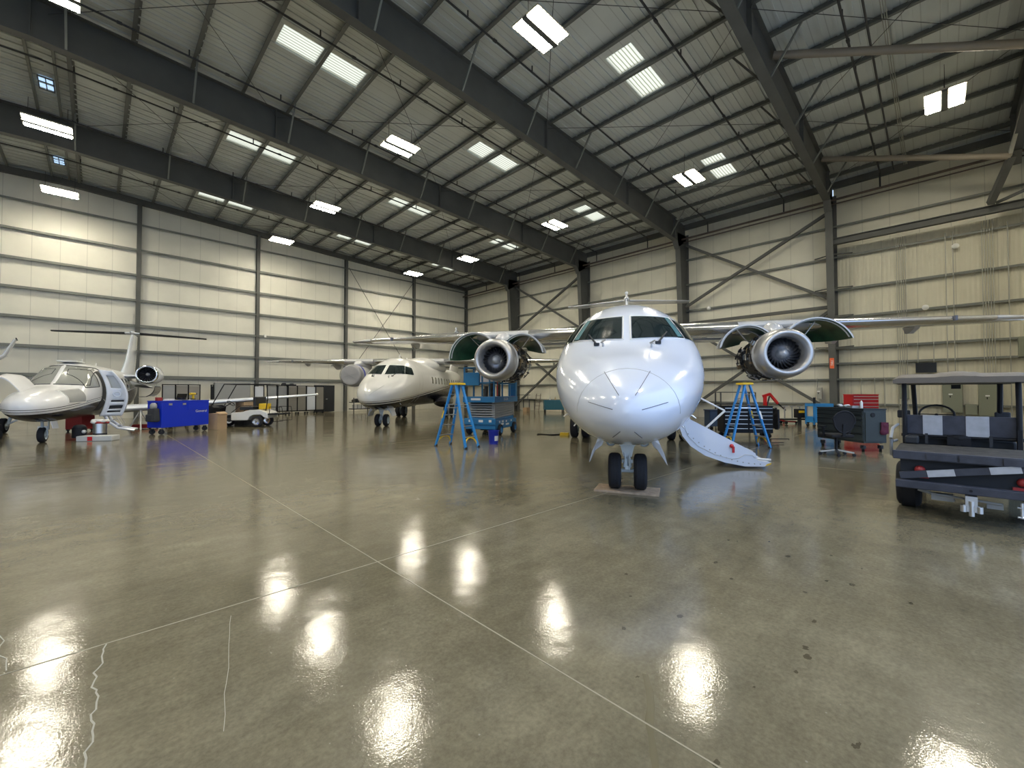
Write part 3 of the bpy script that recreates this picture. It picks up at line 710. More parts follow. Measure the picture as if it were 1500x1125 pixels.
def airliner(name, label, loc, rz, paintm, main):
    root = thing(name, label, 'airplane', loc, rz)
    st = [(1.70,1.25,.02,1.27,1.23),(1.66,1.25,.16,1.40,1.12),(1.55,1.26,.31,1.52,1.02),(1.35,1.29,.49,1.64,.92),(1.1,1.36,.665,1.76,.84),(.7,1.48,.86,1.95,.765),(.3,1.60,1.0,2.10,.735),(0.05,1.68,1.07,2.22,.725),
          (-.3,1.76,1.13,2.46,.725),(-.7,1.83,1.18,2.74,.73),(-1.2,1.9,1.205,3.0,.75),(-1.8,1.95,1.21,3.17,.76),(-2.6,1.98,1.21,3.21,.77),(-5,2,1.21,3.22,.78),(-11.3,2,1.21,3.22,.78),(-13,2.15,1.1,3.22,1.0),(-15.5,2.5,.75,3.2,1.65),(-17.8,2.75,.36,3.1,2.3),(-19.4,2.9,.05,3.0,2.8)]
    H = Hull(st, e=2.06)
    fus = H.mb.build('fuselage', paintm, root, smooth=35)
    # windscreen: two front panes, two side panes each side of the centre post
    for s in (-1, 1):
        q = [(s*.075,2.30),(s*.83,2.335),(s*.665,2.735),(s*.075,2.745)]
        H.patch(q, 'x', 12, 8, .012).build('windscreen_pane', 'glass', root, smooth=60)
        e = [(s*.76,2.335),(s*.835,2.338),(s*.675,2.735),(s*.60,2.735)]
        if main: H.patch(e, 'x', 3, 8, .016).build('windscreen_edge', 'teale', root, smooth=60)
        q2 = [(-.36,2.32),(-1.05,2.30),(-1.28,2.64),(-.88,2.735)]
        H.patch(q2, '+y' if s > 0 else '-y', 8, 6, .012).build('side_window', 'glass', root, smooth=60)
        fr = [(s*.055,2.28),(s*.87,2.315),(s*.69,2.755),(s*.055,2.765),(s*.055,2.28)]
        H.strip(fr, 'x', .012).build('windscreen_frame', 'white', root, smooth=60)
        w0 = H.hit((s*.45, 2.22), 'x')[0]; w1 = H.hit((s*.60, 2.42), 'x')[0]
        MB().bar(w0+Vector((.05,0,0)), w1+Vector((.05,0,0)), .02,.02).box(w0+Vector((.02,0,0)), (.08,.08,.04)).build('wiper', 'dark', root)
    # radome: diverter strips and joint
    mks = [[(.28,1.74),(.09,1.44)],[(-.28,1.74),(-.09,1.44)],[(.46,1.36),(.16,1.28)],[(-.46,1.36),(-.16,1.28)],[(.17,.93),(.08,1.02)],[(-.17,.93),(-.08,1.02)]]
    if main:
        for k in mks: H.strip(k, 'x', .0045).build('lightning_strip', 'line', root)
        arc = [(.62*math.cos(a), 1.22+.56*math.sin(a)) for a in [PI*i/20 for i in range(0, 21)]]
        H.strip(arc, 'x', .0025, 3).build('radome_joint', 'lgrey', root)
    else:
        H.strip([(.40,1.78),(.06,1.35)], 'x', .008).build('lightning_strip', 'lgrey', root)
        H.strip([(-.40,1.78),(-.06,1.35)], 'x', .008).build('lightning_strip', 'lgrey', root)
    for (a, b) in (((.35,2.14),.10), ((-.35,2.18),.06)):
        h = H.hit(a, 'x')[0]
        if h: MB().cyl(h, h+Vector((.05,0,.05)), .018, n=8).bar(h+Vector((.05,-.03,.05)), h+Vector((.08,.05,.09)), .02,.02).build('air_data_probe', 'metal', root)
    for s in (-1, 1):
        for z in (1.15, 1.0):
            h, n = H.hit((0.2-.3*(z<1.1), z), '+y' if s > 0 else '-y'); MB().cyl(h, h+n*.07, .014, .008, n=8).build('pitot_probe', 'metal', root)
    # cabin windows
    for s in (-1, 1):
        for k in range(13):
            x = -3.15-k*.76 if s < 0 else -3.6-k*.76
            if s > 0 and k == 0: continue
            q = [(x-.12,1.98),(x+.12,1.98),(x+.12,2.34),(x-.12,2.34)]
            H.patch(q, '+y' if s > 0 else '-y', 3, 5, .008).build('cabin_window', 'glass', root, smooth=60)
        for x in (-1.75, -2.35): H.strip([(x,.95),(x,2.9)], '+y' if s > 0 else '-y', .004).build('panel_seam', 'lgrey', root)
    # wing-body fairing, wing, tail
    fair = Hull([(-4.6,2.9,.3,3.2,2.6),(-5.4,3.0,.75,3.42,2.6),(-6.3,3.05,1.0,3.56,2.6),(-8.6,3.05,1.0,3.54,2.6),(-10.0,3.0,.7,3.38,2.6),(-11.4,2.9,.2,3.2,2.6)])
    fair.mb.build('wing_fairing', paintm, root, smooth=40)
    w = MB(); wing(w, [(-7.95,-10.55,3.50,.30,.10),(-7.65,-10.4,3.48,.85,.12),(-7.4,-9.6,3.46,1.25,.14),(-6.75,-4.6,3.40,2.25,.16),(-6.7,0,3.38,2.35,.17),(-6.75,4.6,3.40,2.25,.16),(-7.4,9.6,3.46,1.25,.14),(-7.65,10.4,3.48,.85,.12),(-7.95,10.55,3.50,.30,.10)])
    wg = w.build('wing', 'winggrey', root, smooth=40)
    for a, b in ((1.3,3.1),(4.9,9.4)):                        # polished leading edges
        for s in (-1, 1):
            m = MB()
            rings = []
            for y in (a, (a+b)/2, b):
                if y <= 4.6: x0, z, c, th = -6.7-.05*y/4.6, 3.38+.02*y/4.6, 2.35-.1*y/4.6, .165
                else: t = (y-4.6)/5; x0, z, c, th = -6.75-.65*t, 3.40+.06*t, 2.25-1.0*t, .16-.02*t
                af = airfoil(c, th); k = 4; sec = [af[i] for i in range(k, -1, -1)] + [af[-i] for i in range(1, k+1)]
                rings.append([Vector((x0+p[0]+.006, s*y, z+p[1]*1.03)) for p in sec])
            m.loft(rings, cap=False, ring_closed=False).build('leading_edge', 'wingmetal', wg, smooth=50)
    for s in (-1, 1):
        for y, q_ in ((6.1, 1.), (8.0, .45)):
            t = (y-4.6)/5; f = MB(); xl = -6.75-.65*t-(2.25-t)*.62
            f.prism([(xl+.5*q_, s*y-.05, 3.38), (xl+.3*q_, s*y-.05, 3.38-.14*q_), (xl-.3*q_, s*y-.05, 3.38-.40*q_), (xl-.65*q_, s*y-.05, 3.38-.36*q_), (xl-.9*q_, s*y-.05, 3.40)], (0,.12,0)); f.build('flap_track_fairing', 'winggrey', wg)
        f = MB(); f.bar((-8.9, s*1.5, 3.26), (-8.95, s*6.6, 3.26), .75, .07); f.build('flap', 'winggrey', wg)
        f = MB(); f.box((-7.30, s*8.42, 3.46), (.22,.05,.13)); f.build('wing_fence', 'line', wg)
    t = MB(); wing(t, [(-14.6,0,3.05,3.9,.08),(-16.2,0,4.6,3.0,.09),(-17.6,0,6.6,2.0,.10)], vert=True); t.build('fin', paintm, root, smooth=40)
    t = MB(); wing(t, [(-18.55,-3.4,6.62,.75,.09),(-17.95,0,6.72,1.4,.10),(-18.55,3.4,6.62,.75,.09)]); t.build('tailplane', 'jetwhite' if main else 'winggrey', root, smooth=40)
    t = MB(); t.lathe([(0,.01),(.1,.1),(.5,.17),(1.6,.15),(2.2,.02)], (-17.4,0,6.74), (-1,0,0), 16); t.cyl((-17.7,0,6.85),(-17.7,0,6.98),.05); t.sphere((-17.7,0,7.06), .10); t.build('tail_bullet', 'jetwhite', root, smooth=50)
    # main gear sponsons and wheels
    for s in (-1, 1):
        sp = []
        for x, r, z in ((-5.6,.05,1.0),(-6.2,.28,.98),(-7.2,.36,.95),(-8.6,.34,.95),(-9.8,.05,1.05)): sp.append([Vector((x, s*1.12+r*1.2*math.cos(2*PI*i/16), z+r*math.sin(2*PI*i/16))) for i in range(16)])
        MB().loft(sp).build('gear_sponson', paintm, root, smooth=50)
        g = MB(); g.cyl((-7.4, s*1.5,.36), (-7.4, s*1.35,1.0), .07, n=12); g.cyl((-7.4, s*1.68,.38), (-7.4, s*1.3,.38), .05, n=10); g.bar((-7.2, s*1.45,.4), (-6.9, s*1.35,.95), .05,.05)
        gg = g.build('main_gear', 'gearwhite', root, smooth=35)
        for y in (1.32, 1.68): wheel(gg, (-7.4, s*y, .385), .385, .24)
    for x, y, hh in ((-2.2,0,.22),(-3.4,0,.16)): 
        MB().prism([(x,-.008,3.18),(x-.3,-.008,3.18),(x-.28,-.008,3.18+hh),(x-.14,-.008,3.18+hh)], (0,.016,0)).build('antenna', 'white', root)
    nose_gear(root, .03 if main else 0)
    for s in (-1, 1): jet_engine(root, (-5.55, s*3.95, 2.50), s, cover=not main, doors=main)
    if main:
        # air-stair door folded down on the left side, in line with the cabin door opening
        H.patch([(-2.55,.95),(-3.42,.95),(-3.42,2.55),(-2.55,2.55)], '+y', 6, 10, .010).build('door_opening', 'cream', root, smooth=60)
        rings = []
        # cross-section of the door as it lies open: sill to outer tip, skin below, treads above
        sy = lambda q: 1.02+(q-1.02)*.89
        sec = [(1.02,.78),(1.08,.60),(1.25,.40),(1.55,.22),(1.95,.10),(2.35,.04),(2.72,.05),(2.86,.10)]; sec = [(sy(y), z) for y, z in sec]
        top = [(2.86,.13),(2.70,.14),(2.50,.28),(2.0,.50),(1.5,.76),(1.14,.93)]
        d = MB(); xs0, xs1 = -2.52, -3.42
        outline = sec + [(sy(y), z) for y, z in [(2.86,.135),(2.66,.15),(2.60,.17),(2.56,.30),(2.45,.36),(1.14,.99),(1.06,.92)]]
        for x in (xs0, xs1+.03): d.prism([(x, y, z) for y, z in outline], (-.03,0,0))
        door = d.build('airstair_door', 'jetwhite', root)
        skin = MB(); skin.loft([[Vector((x, y, z)) for y, z in sec + [(a, b+.03) for a, b in reversed(sec)]] for x in (xs0-.01, xs1+.01)]); skin.build('door_skin', 'jetwhite', door, smooth=50)
        MB().tube([(xs0+.004, sy(y), z) for y, z in ((1.12,.80),(1.2,.60),(1.42,.40),(1.75,.25),(2.1,.17),(2.22,.19),(2.35,.27),(2.5,.26),(2.56,.20))], .006, 6).build('trim_line', 'lgrey', door)
        for k in range(4):
            y = 1.35+k*.33; z = .78-k*.165
            MB().box((xs0-.6, y, z), (.50,.20,.03)).build('tread', 'lgrey', door)
        for x in (xs0-.45,):
            MB().tube([(x,1.14,1.55),(x,1.95,1.10)], .018, 8).build('hand_rail', 'white', door, smooth=40)
            MB().tube([(x,1.95,1.10),(x,1.55,.70)], .022, 8).build('hand_rail', 'white', door, smooth=40)
        MB().tube([(xs0-.05,1.16,1.1),(xs0-.05,1.36,.52)], .014, 8).build('hinge_link', 'metal', door); MB().tube([(xs0-.12,1.05,1.1),(xs0-.05,1.34,.52)], .014, 8).build('hinge_link', 'metal', door)
        MB().cyl((xs0-.02,2.38,.19), (xs0-.02,2.66,.18), .022, n=8).build('door_strut', 'white', door, smooth=40)
        MB().box((xs0+.02,2.0,.36), (.03,.04,.12)).sphere((xs0+.02,1.97,.43), .04).build('red_latch', 'red', door)
        c = MB()
        for k in range(14):
            t = k/13; y = sy(1.2+t*1.45); z = .55*(1-t)**2.2+.065; c.cyl((xs0+.001, y, z+.03), (xs0+.006, y, z+.03), .012, n=8)
        c.build('fastener', 'grey', door)
        MB().prism([(xs0+.005,sy(2.74),.055),(xs0+.005,sy(2.86),.10),(xs0+.005,sy(2.86),.13),(xs0+.005,sy(2.78),.10)], (-.08,0,0)).build('yellow_tip', 'yellow', door)
    return root

airliner('airplane', 'large plain white twin-engine jet with open engine cowls and lowered air-stair', (5.71, 3.31, 0), math.radians(30.1+180), 'jetwhite', True)
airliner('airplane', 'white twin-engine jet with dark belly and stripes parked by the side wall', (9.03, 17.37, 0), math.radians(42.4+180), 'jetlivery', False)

# ------------------------------------------------------------------ small T-tailed business jet at the far left
def small_jet(loc, rz):
    root = thing('business_jet', 'small white business jet with navy belly, open cabin door and high T tail', 'airplane', loc, rz)
    st = [(1.55,1.08,.02,1.10,1.05),(1.5,1.08,.20,1.24,.92),(1.3,1.09,.38,1.36,.80),(1.0,1.11,.53,1.46,.71),(.4,1.15,.66,1.58,.63),(-.2,1.2,.73,1.66,.60),(-.65,1.3,.77,1.74,.60),(-1.2,1.4,.80,2.06,.60),(-1.7,1.46,.82,2.38,.60),(-2.3,1.5,.84,2.52,.60),(-3.2,1.55,.85,2.54,.60),(-7.2,1.52,.84,2.50,.62),(-8.6,1.65,.72,2.42,.86),(-10.4,1.9,.40,2.35,1.45),(-12.2,2.1,.10,2.25,1.95),(-12.6,2.1,.02,2.15,2.05)]
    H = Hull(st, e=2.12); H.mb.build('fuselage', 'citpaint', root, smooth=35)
    for s in (-1, 1):
        H.patch([(s*.05,1.76),(s*.68,1.74),(s*.58,2.32),(s*.05,2.36)], 'x', 10, 8, .010).build('windscreen_pane', 'paleglass', root, smooth=60)
        H.strip([(s*.03,1.74),(s*.72,1.72),(s*.60,2.34),(s*.03,2.38)], 'x', .018).build('windscreen_frame', 'dark', root)
        ax = '+y' if s > 0 else '-y'
        H.patch([(-.98,1.66),(-1.85,1.70),(-1.95,2.22),(-1.38,2.22)], ax, 8, 6, .010).build('cockpit_side_window', 'paleglass', root, smooth=60)
        H.strip([(-.95,1.64),(-1.88,1.68),(-1.98,2.25),(-1.36,2.25),(-.95,1.64)], ax, .016).build('side_window_frame', 'dark', root)
        for k in range(6):
            x = -3.5-k*.62
            H.patch([(x-.14,1.66),(x+.14,1.66),(x+.14,2.06),(x-.14,2.06)], ax, 3, 5, .008).build('cabin_window', 'screen', root, smooth=60)
        # nose baggage bays stand open, doors hinged up
        H.patch([(.45,1.18),(-.62,1.20),(-.62,1.58),(.30,1.52)], ax, 10, 6, .008).build('baggage_bay', 'grey', root, smooth=60)
        H.strip([(.47,1.16),(-.65,1.18),(-.65,1.60),(.30,1.54),(.47,1.16)], ax, .016).build('bay_rim', 'white', root)
        pts = []
        for x in (.55, .1, -.4, -.62):
            h = [Vector((x, s*(.30+.55*t), 1.60+.42*math.sin(t*2.1)-(.1 if x > .4 else 0))) for t in [i/8 for i in range(9)]]
            pts.append(h + [p+Vector((0,0,-.04)) for p in reversed(h)])
        if s < 0: MB().loft(pts).build('baggage_door', 'citpaint', root, smooth=50)
    MB().box((-2.3,0,2.54),(.9,.5,.05)).build('roof_hatch', 'white', root, bevel=.02)
    MB().prism([(-3.2,-.01,2.4),(-3.55,-.01,2.4),(-3.5,-.01,2.72),(-3.42,-.01,2.72)],(0,.02,0)).build('antenna', 'white', root)
    MB().prism([(-5.0,-.01,2.4),(-5.3,-.01,2.4),(-5.25,-.01,2.66),(-5.18,-.01,2.66)],(0,.02,0)).build('antenna', 'white', root)
    w = MB(); wing(w, [(-4.9,-8.1,1.38,.95,.11),(-4.0,0,.74,2.5,.14),(-4.9,8.1,1.38,.95,.11)]); w.build('wing', 'jetwhite', root, smooth=40)
    w = MB(); w.sphere((-5.3,8.15,1.40), .1, sc=(3,.6,.6)); w.build('wing_tip', 'white', root, smooth=60)
    t = MB(); wing(t, [(-9.0,0,2.25,3.2,.08),(-10.2,0,3.1,2.4,.09),(-11.35,0,4.55,1.5,.10)], vert=True); t.build('fin', 'jetwhite', root, smooth=40)
    t = MB(); wing(t, [(-12.0,-3.15,4.6,.65,.10),(-11.45,0,4.64,1.15,.10),(-12.0,3.15,4.6,.65,.10)]); tp_ = t.build('tailplane', 'jetwhite', root, smooth=40)
    t = MB()
    for s in (-1, 1):
        rings = []
        for y, x0, c, z in ((.3,-11.5,1.1,4.64),(3.16,-12.0,.65,4.6)):
            af = airfoil(c, .10); k = 6; sec = [af[i] for i in range(k, -1, -1)] + [af[-i] for i in range(1, k+1)]
            rings.append([Vector((x0+p[0]+.012, s*y, z+p[1]*1.15)) for p in sec])
        t.loft(rings, cap=False, ring_closed=False)
    t.build('deicing_boot', 'dark', tp_, smooth=50)
    t = MB(); t.lathe([(0,.01),(.1,.07),(.5,.10),(1.3,.02)], (-11.2,0,4.66), (-1,0,0), 12); t.build('tail_bullet', 'jetwhite', root, smooth=50)
    for s in (-1, 1):
        c = (-5.9, s*1.45, 2.28 if s > 0 else 2.12); ax = (-1,0,0)
        e = MB().lathe([(.12,.40),(.5,.435),(1.2,.43),(1.9,.36),(2.3,.27)], c, ax, 32).build('engine', 'jetwhite', root, smooth=50)
        MB().lathe([(.14,.402),(.05,.39),(0,.365),(-.01,.345),(.0,.325),(.06,.305),(.12,.30)], c, ax, 40).build('intake_lip', 'chrome', e, smooth=60)
        MB().lathe([(.12,.30),(.4,.30),(.45,.02)], c, ax, 32).build('intake_duct', 'black', e, smooth=60)
        f = MB()
        for k in range(18):
            a = 2*PI*k/18; er = Vector((0,math.cos(a),math.sin(a))); et = Vector((0,-math.sin(a),math.cos(a))); o = Vector(c)+Vector((-.33,0,0))
            f.add([o+er*.08, o+er*.29, o+er*.29+et*.05+Vector((-.05,0,0)), o+er*.08+et*.02+Vector((-.05,0,0))], [(0,1,2,3)])
        f.build('fan', 'fan', e)
        MB().lathe([(.2,.001),(.24,.05),(.32,.08)], c, ax, 20).build('spinner', 'spinner', e, smooth=60)
        MB().lathe([(2.3,.27),(2.6,.22),(2.6,.18),(2.2,.18)], c, ax, 24).build('exhaust', 'metal', e, smooth=50)
        MB().loft([[Vector((x, s*y, z)) for x, z in ((-6.3,2.2),(-6.5,2.28),(-7.8,2.26),(-8.0,2.2),(-7.8,2.12),(-6.5,2.12))] for y in (.5,1.15)]).build('pylon', 'jetwhite', e, smooth=40)
        if s > 0:
            # lower cowl hangs open below the engine: mirror-polished shell with a dark lining
            o = []
            for x in (-5.9,-6.3,-6.9,-7.5):
                q = [Vector((x, 1.30+.45*math.sin(a), 1.60-.46*math.cos(a)+.12)) for a in [-.3+1.9*i/10 for i in range(11)]]
                o.append(q)
            m = MB().loft(o, mi=0, cap=False, ring_closed=False); m.loft([[p+Vector((0,-.02,.03)) for p in q] for q in o], mi=1, cap=False, ring_closed=False)
            m.build('lower_cowl', ['chrome', 'dark'], e, smooth=50)
            m = MB()
            for k in range(5): m.tube([(-6.0-k*.12,.9,1.95-k*.04),(-6.2-k*.1,1.2,1.86-k*.03),(-6.5-k*.1,1.5,1.72)], .035, 8)
            m.build('engine_ducting', 'metal', e, smooth=40)
    # nose gear
    g = MB(); g.cyl((0,0,.22),(0.05,0,.66),.035,n=12); g.cyl((0,-.12,.22),(0,.12,.22),.025,n=10); g.box((-.02,.12,.5),(.10,.02,.24)); g.bar((0,.11,.22),(0,.08,.46),.03,.04); g.bar((0,-.11,.22),(0,-.08,.46),.03,.04); g.box((0,0,.46),(.06,.2,.04))
    gg = g.build('nose_gear', 'gearwhite', root, smooth=35); wheel(gg, (0,0,.225), .225, .16)
    MB().prism([(-.15,.25,.62),(.35,.25,.64),(.35,.30,.42),(-.10,.30,.40)],(0,.015,0)).build('gear_door', 'jetwhite', gg)
    for s in (-1, 1):
        g = MB(); g.cyl((-5.0,s*2.3,.25),(-5.0,s*2.15,.85),.05,n=10); g.bar((-5.0,s*2.3,.3),(-4.9,s*1.6,.75),.05,.05); gg = g.build('main_gear', 'gearwhite', root); wheel(gg, (-5.0,s*2.4,.27), .27, .18)
    # cabin door swung forward: upper shell with an oval window and slatted inner trim
    yo = .58
    H.patch([(-2.15,.86),(-2.85,.86),(-2.85,2.2),(-2.15,2.2)], '+y', 6, 10, .010).build('door_opening', 'dark', root, smooth=60)
    arc_o = [(yo+.72+.26*math.sin(PI*i/12), .66+1.56*i/12) for i in range(13)]; 
    outer = [(yo+.40+.50*math.sin(.25+2.5*i/12), .70+1.5*i/12) for i in range(13)]
    dm = MB(); ringpoly = [(yo+.12,.70)]
    left_ = [(yo+.10+.34*math.sin(.3+2.3*i/12)-.12*(i/12), .66+1.6*i/12) for i in range(13)]
    right_ = [(yo+.70+.34*math.sin(.3+2.3*i/12)-.35*(i/12)**2, .66+1.6*i/12) for i in range(13)]
    x0 = -2.05
    def at(u, v):
        i = min(int(v*12), 11); f = v*12-i; a = Vector(left_[i]).lerp(Vector(left_[i+1]), f); b = Vector(right_[i]).lerp(Vector(right_[i+1]), f); p = a.lerp(b, u); return Vector((x0-.10*math.sin(u*PI), p.x, p.y))
    holes = [(.25,.78,.62,.90), (.22,.84,.30,.36), (.22,.84,.16,.24), (.24,.84,.06,.10)]
    nu, nv = 14, 26
    fs = []; vs = [at(i/nu, j/nv) for j in range(nv+1) for i in range(nu+1)]
    for j in range(nv):
        for i in range(nu):
            u, v = (i+.5)/nu, (j+.5)/nv
            if any(a <= u <= b and c <= v <= d for a, b, c, d in holes): continue
            fs.append((j*(nu+1)+i, j*(nu+1)+i+1, (j+1)*(nu+1)+i+1, (j+1)*(nu+1)+i))
    dm.add(vs, fs); dd = dm.build('cabin_door', 'jetwhite', root, smooth=50)
    sm = dd.modifiers.new('thickness', 'SOLIDIFY'); sm.thickness = .05
    for k, (a, b, c, d) in enumerate(holes):
        MB().add([at(a-.02,c-.01)+Vector((-.03,0,0)), at(b+.02,c-.01)+Vector((-.03,0,0)), at(b+.02,d+.01)+Vector((-.03,0,0)), at(a-.02,d+.01)+Vector((-.03,0,0))], [(0,1,2,3)]).build('door_window' if k == 0 else 'door_recess', 'paleglass' if k == 0 else 'dark', dd)
    MB().tube([(x0+.01,)+tuple(at(.5+.16*math.cos(a), .48+.055*math.sin(a)))[1:] for a in [2*PI*i/16 for i in range(16)]], .02, 6, closed=True).build('door_handle', 'metal', dd)
    # lower air-stair with two side rails
    s1 = MB()
    for x in (-2.2,-2.75):
        s1.tube([(x,.84,.80),(x,1.0,.45),(x,1.25,.22),(x,1.7,.12)], .045, 8)
    s1.bar((-2.48,1.0,.5),(-2.48,1.12,.5),.55,.03); s1.bar((-2.48,1.15,.32),(-2.48,1.32,.32),.55,.03); s1.bar((-2.48,1.45,.17),(-2.48,1.7,.14),.6,.03)
    s1.build('airstair', 'jetwhite', root, smooth=40)
    for x in (-2.2,-2.75): MB().tube([(x,.86,1.25),(x,1.35,.35)], .012, 6).build('stair_cable', 'metal', root)
    return root
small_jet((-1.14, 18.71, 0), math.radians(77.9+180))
# ================================================================== equipment on the hangar floor
def FX(r, d): return (.702*d+.712*r, .712*d-.702*r)     # right / ahead of the doorway -> hangar axes
def text(name, body, size, m, parent, loc, rot, ext=.001):
    c = bpy.data.curves.new(name, 'FONT'); c.body = body; c.size = size; c.extrude = ext; c.align_x = 'CENTER'; c.align_y = 'CENTER'
    c.materials.append(M[m]); tmp = bpy.data.objects.new(name, c); COL.objects.link(tmp); bpy.context.view_layer.update()
    me = bpy.data.meshes.new_from_object(tmp.evaluated_get(bpy.context.evaluated_depsgraph_get())); bpy.data.objects.remove(tmp)
    o = bpy.data.objects.new(name, me); COL.objects.link(o); o.parent = parent; o.location = loc; o.rotation_euler = rot; return o

# board under the nose wheels
b = MB().box((0,0,.015), (.46,.92,.03)).build('plywood_board', 'ply', bevel=.003, loc=(5.70,3.31,0), rz=math.radians(24))
tag(b, 'scuffed plywood board on the floor under the nose wheels of the large white jet', 'board')

def stepladder(label, loc, rz, H=1.72, spread=1.1, wf=.56, wr=.50, group='blue stepladders'):
    """x: from the rear frame towards the step side"""
    t = thing('stepladder', label, 'ladder', (*loc, 0), rz, group); hx = spread/2
    def rail(x0, y0, x1, y1, m='blue', nm='side_rail', w=.035, h=.075, par=t): return MB().bar((x0,y0,.01), (x1,y1,H-.04), w, h, up=(0,1,0)).build(nm, m, par)
    for s in (-1, 1):
        rail(hx, s*wf/2, .06, s*.14); rail(-hx, s*wr/2, -.06, s*.12, nm='rear_rail')
        MB().box((hx, s*wf/2, .02), (.09,.05,.035)).build('foot', 'black', t); MB().box((-hx, s*wr/2, .02), (.09,.05,.035)).build('foot', 'black', t)
    for k in range(1, 6):
        f = k/6; x = hx+(.06-hx)*f; y = wf/2+(.14-wf/2)*f
        MB().box((x, 0, H*f), (.085, 2*y, .025)).build('step', 'metal', t)
        if k in (1, 2, 4): 
            x = -(hx+(.06-hx)*f); y = wr/2+(.12-wr/2)*f; MB().cyl((x, -y, H*f), (x, y, H*f), .012, n=8).build('rear_bar', 'metal', t)
    MB().box((0,0,H), (.30,.36,.055), taper=.94).build('top_cap', 'yellow', t, bevel=.008)
    for sx, w in ((1, wf), (-1, wr)):
        pts = []
        for i in range(13):
            a = PI*i/12; z = .03+.24*math.sin(a); q = (hx-(hx-.06)*(z/H))*sx; pts.append((q, (w/2-.02)*math.cos(a), z))
        MB().tube(pts, .018, 8).build('foot_brace', 'yellow', t, smooth=40)
    for s in (-1, 1):
        f = .62; MB().bar((hx+(.06-hx)*f, s*(wf/2+(.14-wf/2)*f), H*f), (-(hx+(.06-hx)*f), s*(wr/2+(.12-wr/2)*f), H*f), .012, .02).build('spreader', 'metal', t)
        f = .45; x = hx+(.06-hx)*f; MB().bar((x+.012, s*(wf/2+(.14-wf/2)*f)+.0, H*f), (x+.012-(hx-.06)*.12, s*(wf/2+(.14-wf/2)*(f+.12)), H*(f+.12)), .04, .08, up=(0,1,0)).build('label_plate', 'yellow' if s > 0 else 'white', t)
    return t
stepladder('blue stepladder with yellow top standing left of the scissor lift', (7.09, 9.34), math.radians(98.5))
stepladder('blue stepladder with yellow top standing behind the lowered air-stair', (12.6, 3.72), math.radians(-45), spread=1.02)

# scissor lift
def scissor_lift():
    t = thing('scissor_lift', 'blue scissor lift with grey scissor stack under the left engine', 'lift', (9.7, 10.6, 0), math.radians(25))
    # local: x along the long side (away), y across to the left
    m = MB(); m.box((1.05,.6,.36), (2.1,1.15,.30)); m.box((1.05,.6,.56), (1.9,1.0,.1)); m.box((-.02,.6,.48),(.08,1.2,.22)); ch = m.build('chassis', 'liftblue', t, bevel=.02)
    for x in (.35, 1.75):
        for y in (.02, 1.18): wheel(t, (x, y, .19), .19, .16, rim='liftblue')
    MB().box((.2,1.19,.35),(.3,.02,.2)).box((.7,.6,.2),(.3,.5,.15)).build('pothole_guard', 'dark', ch)
    for y, z, w in ((.95,.50,.12),(.55,.50,.16),(.2,.50,.1)): MB().box((-.065, y, z), (.012, w, .08)).build('decal', 'white', ch)
    for x, z, w in ((.35,.46,.1),(.62,.37,.22),(.65,.46,.16),(1.0,.45,.1),(1.1,.34,.3),(1.5,.45,.1)): MB().box((x, .018, z), (w, .01, .06)).build('decal', 'white', ch)
    st = t
    for k in range(6):
        z0 = .62+k*.085
        a, b = (.1, 2.0)
        m = MB()
        for y in (.12, 1.08):
            m.bar((a, y, z0), (b, y, z0+.075), .05, .07); m.bar((a, y+.06*(1 if y<.5 else -1), z0+.075), (b, y+.06*(1 if y<.5 else -1), z0), .05, .07)
        m.cyl((a+.02,.1,z0+.02),(a+.02,1.1,z0+.02),.03,n=10); m.cyl((b,.1,z0+.02),(b,1.1,z0+.02),.03,n=10)
        m.build('scissor_arm', 'grey', t)
    m = MB(); m.box((1.0,.6,1.24), (2.3,1.2,.20)); pl = m.build('platform', 'liftblue', t, bevel=.01)
    MB().box((-.16,.70,1.25), (.012,.36,.07)).build('decal', 'white', pl)
    text('lettering', 'US-DA', .15, 'white', pl, (.9,-.004,1.25), (PI/2,0,0))
    for x in (-.1, .65, 1.4, 2.1):
        for y in (.04, 1.16): MB().bar((x,y,1.3), (x,y,2.36), .05,.05).build('guard_post', 'liftblue', t)
    for z in (1.82, 2.34):
        for y in (.04, 1.16): MB().cyl((-.1,y,z),(2.1,y,z),.022,n=8).build('guard_rail', 'liftblue', t, smooth=40)
        for x in (-.1, 2.1): MB().cyl((x,.04,z),(x,1.16,z),.022,n=8).build('guard_rail', 'liftblue', t, smooth=40)
    MB().box((-.10,.85,1.95),(.10,.55,.45)).build('control_box', 'liftblue', t, bevel=.02)
    MB().box((2.0,.15,1.85),(.14,.3,1.0)).build('ladder_panel', 'liftblue', t)
    MB().box((.15,.02,1.65),(.06,.02,.55)).build('red_streamer', 'red', t)
    MB().sphere((2.05,.06,1.42), .05).build('work_light', mat('work_lamp', (1,.95,.8), .3, emit=(1,.85,.6), estr=8), t)
    for k in range(6): MB().cyl((.2+k*.3,.5+.1*(k%2),1.34),(.2+k*.3,.5+.1*(k%2),1.36+.25+.1*(k%3)),.07,n=10).build('canister', 'mudbrown', t)
scissor_lift()

# blue bucket
t = thing('bucket', 'small dark blue plastic bucket with white print in front of the scissor lift', 'bucket', (8.15, 9.02, 0), .4)
MB().lathe([(0,.001),(0,.13),(.36,.155),(.375,.165),(.39,.165),(.39,.15),(.02,.125),(.02,.001)], (0,0,0), (0,0,1), 28).build('body', 'bucketblue', t, smooth=40)
MB().lathe([(.10,.139),(.24,.149)], (0,0,0), (0,0,1), 10, a0=2.2, a1=3.1).build('print', 'white', t, smooth=40)
MB().tube([(.16*math.cos(a), .16*math.sin(a)*.3+.14, .33-.1*math.sin(a)) for a in [PI*i/12 for i in range(13)]], .004, 6).build('handle', 'metal', t)

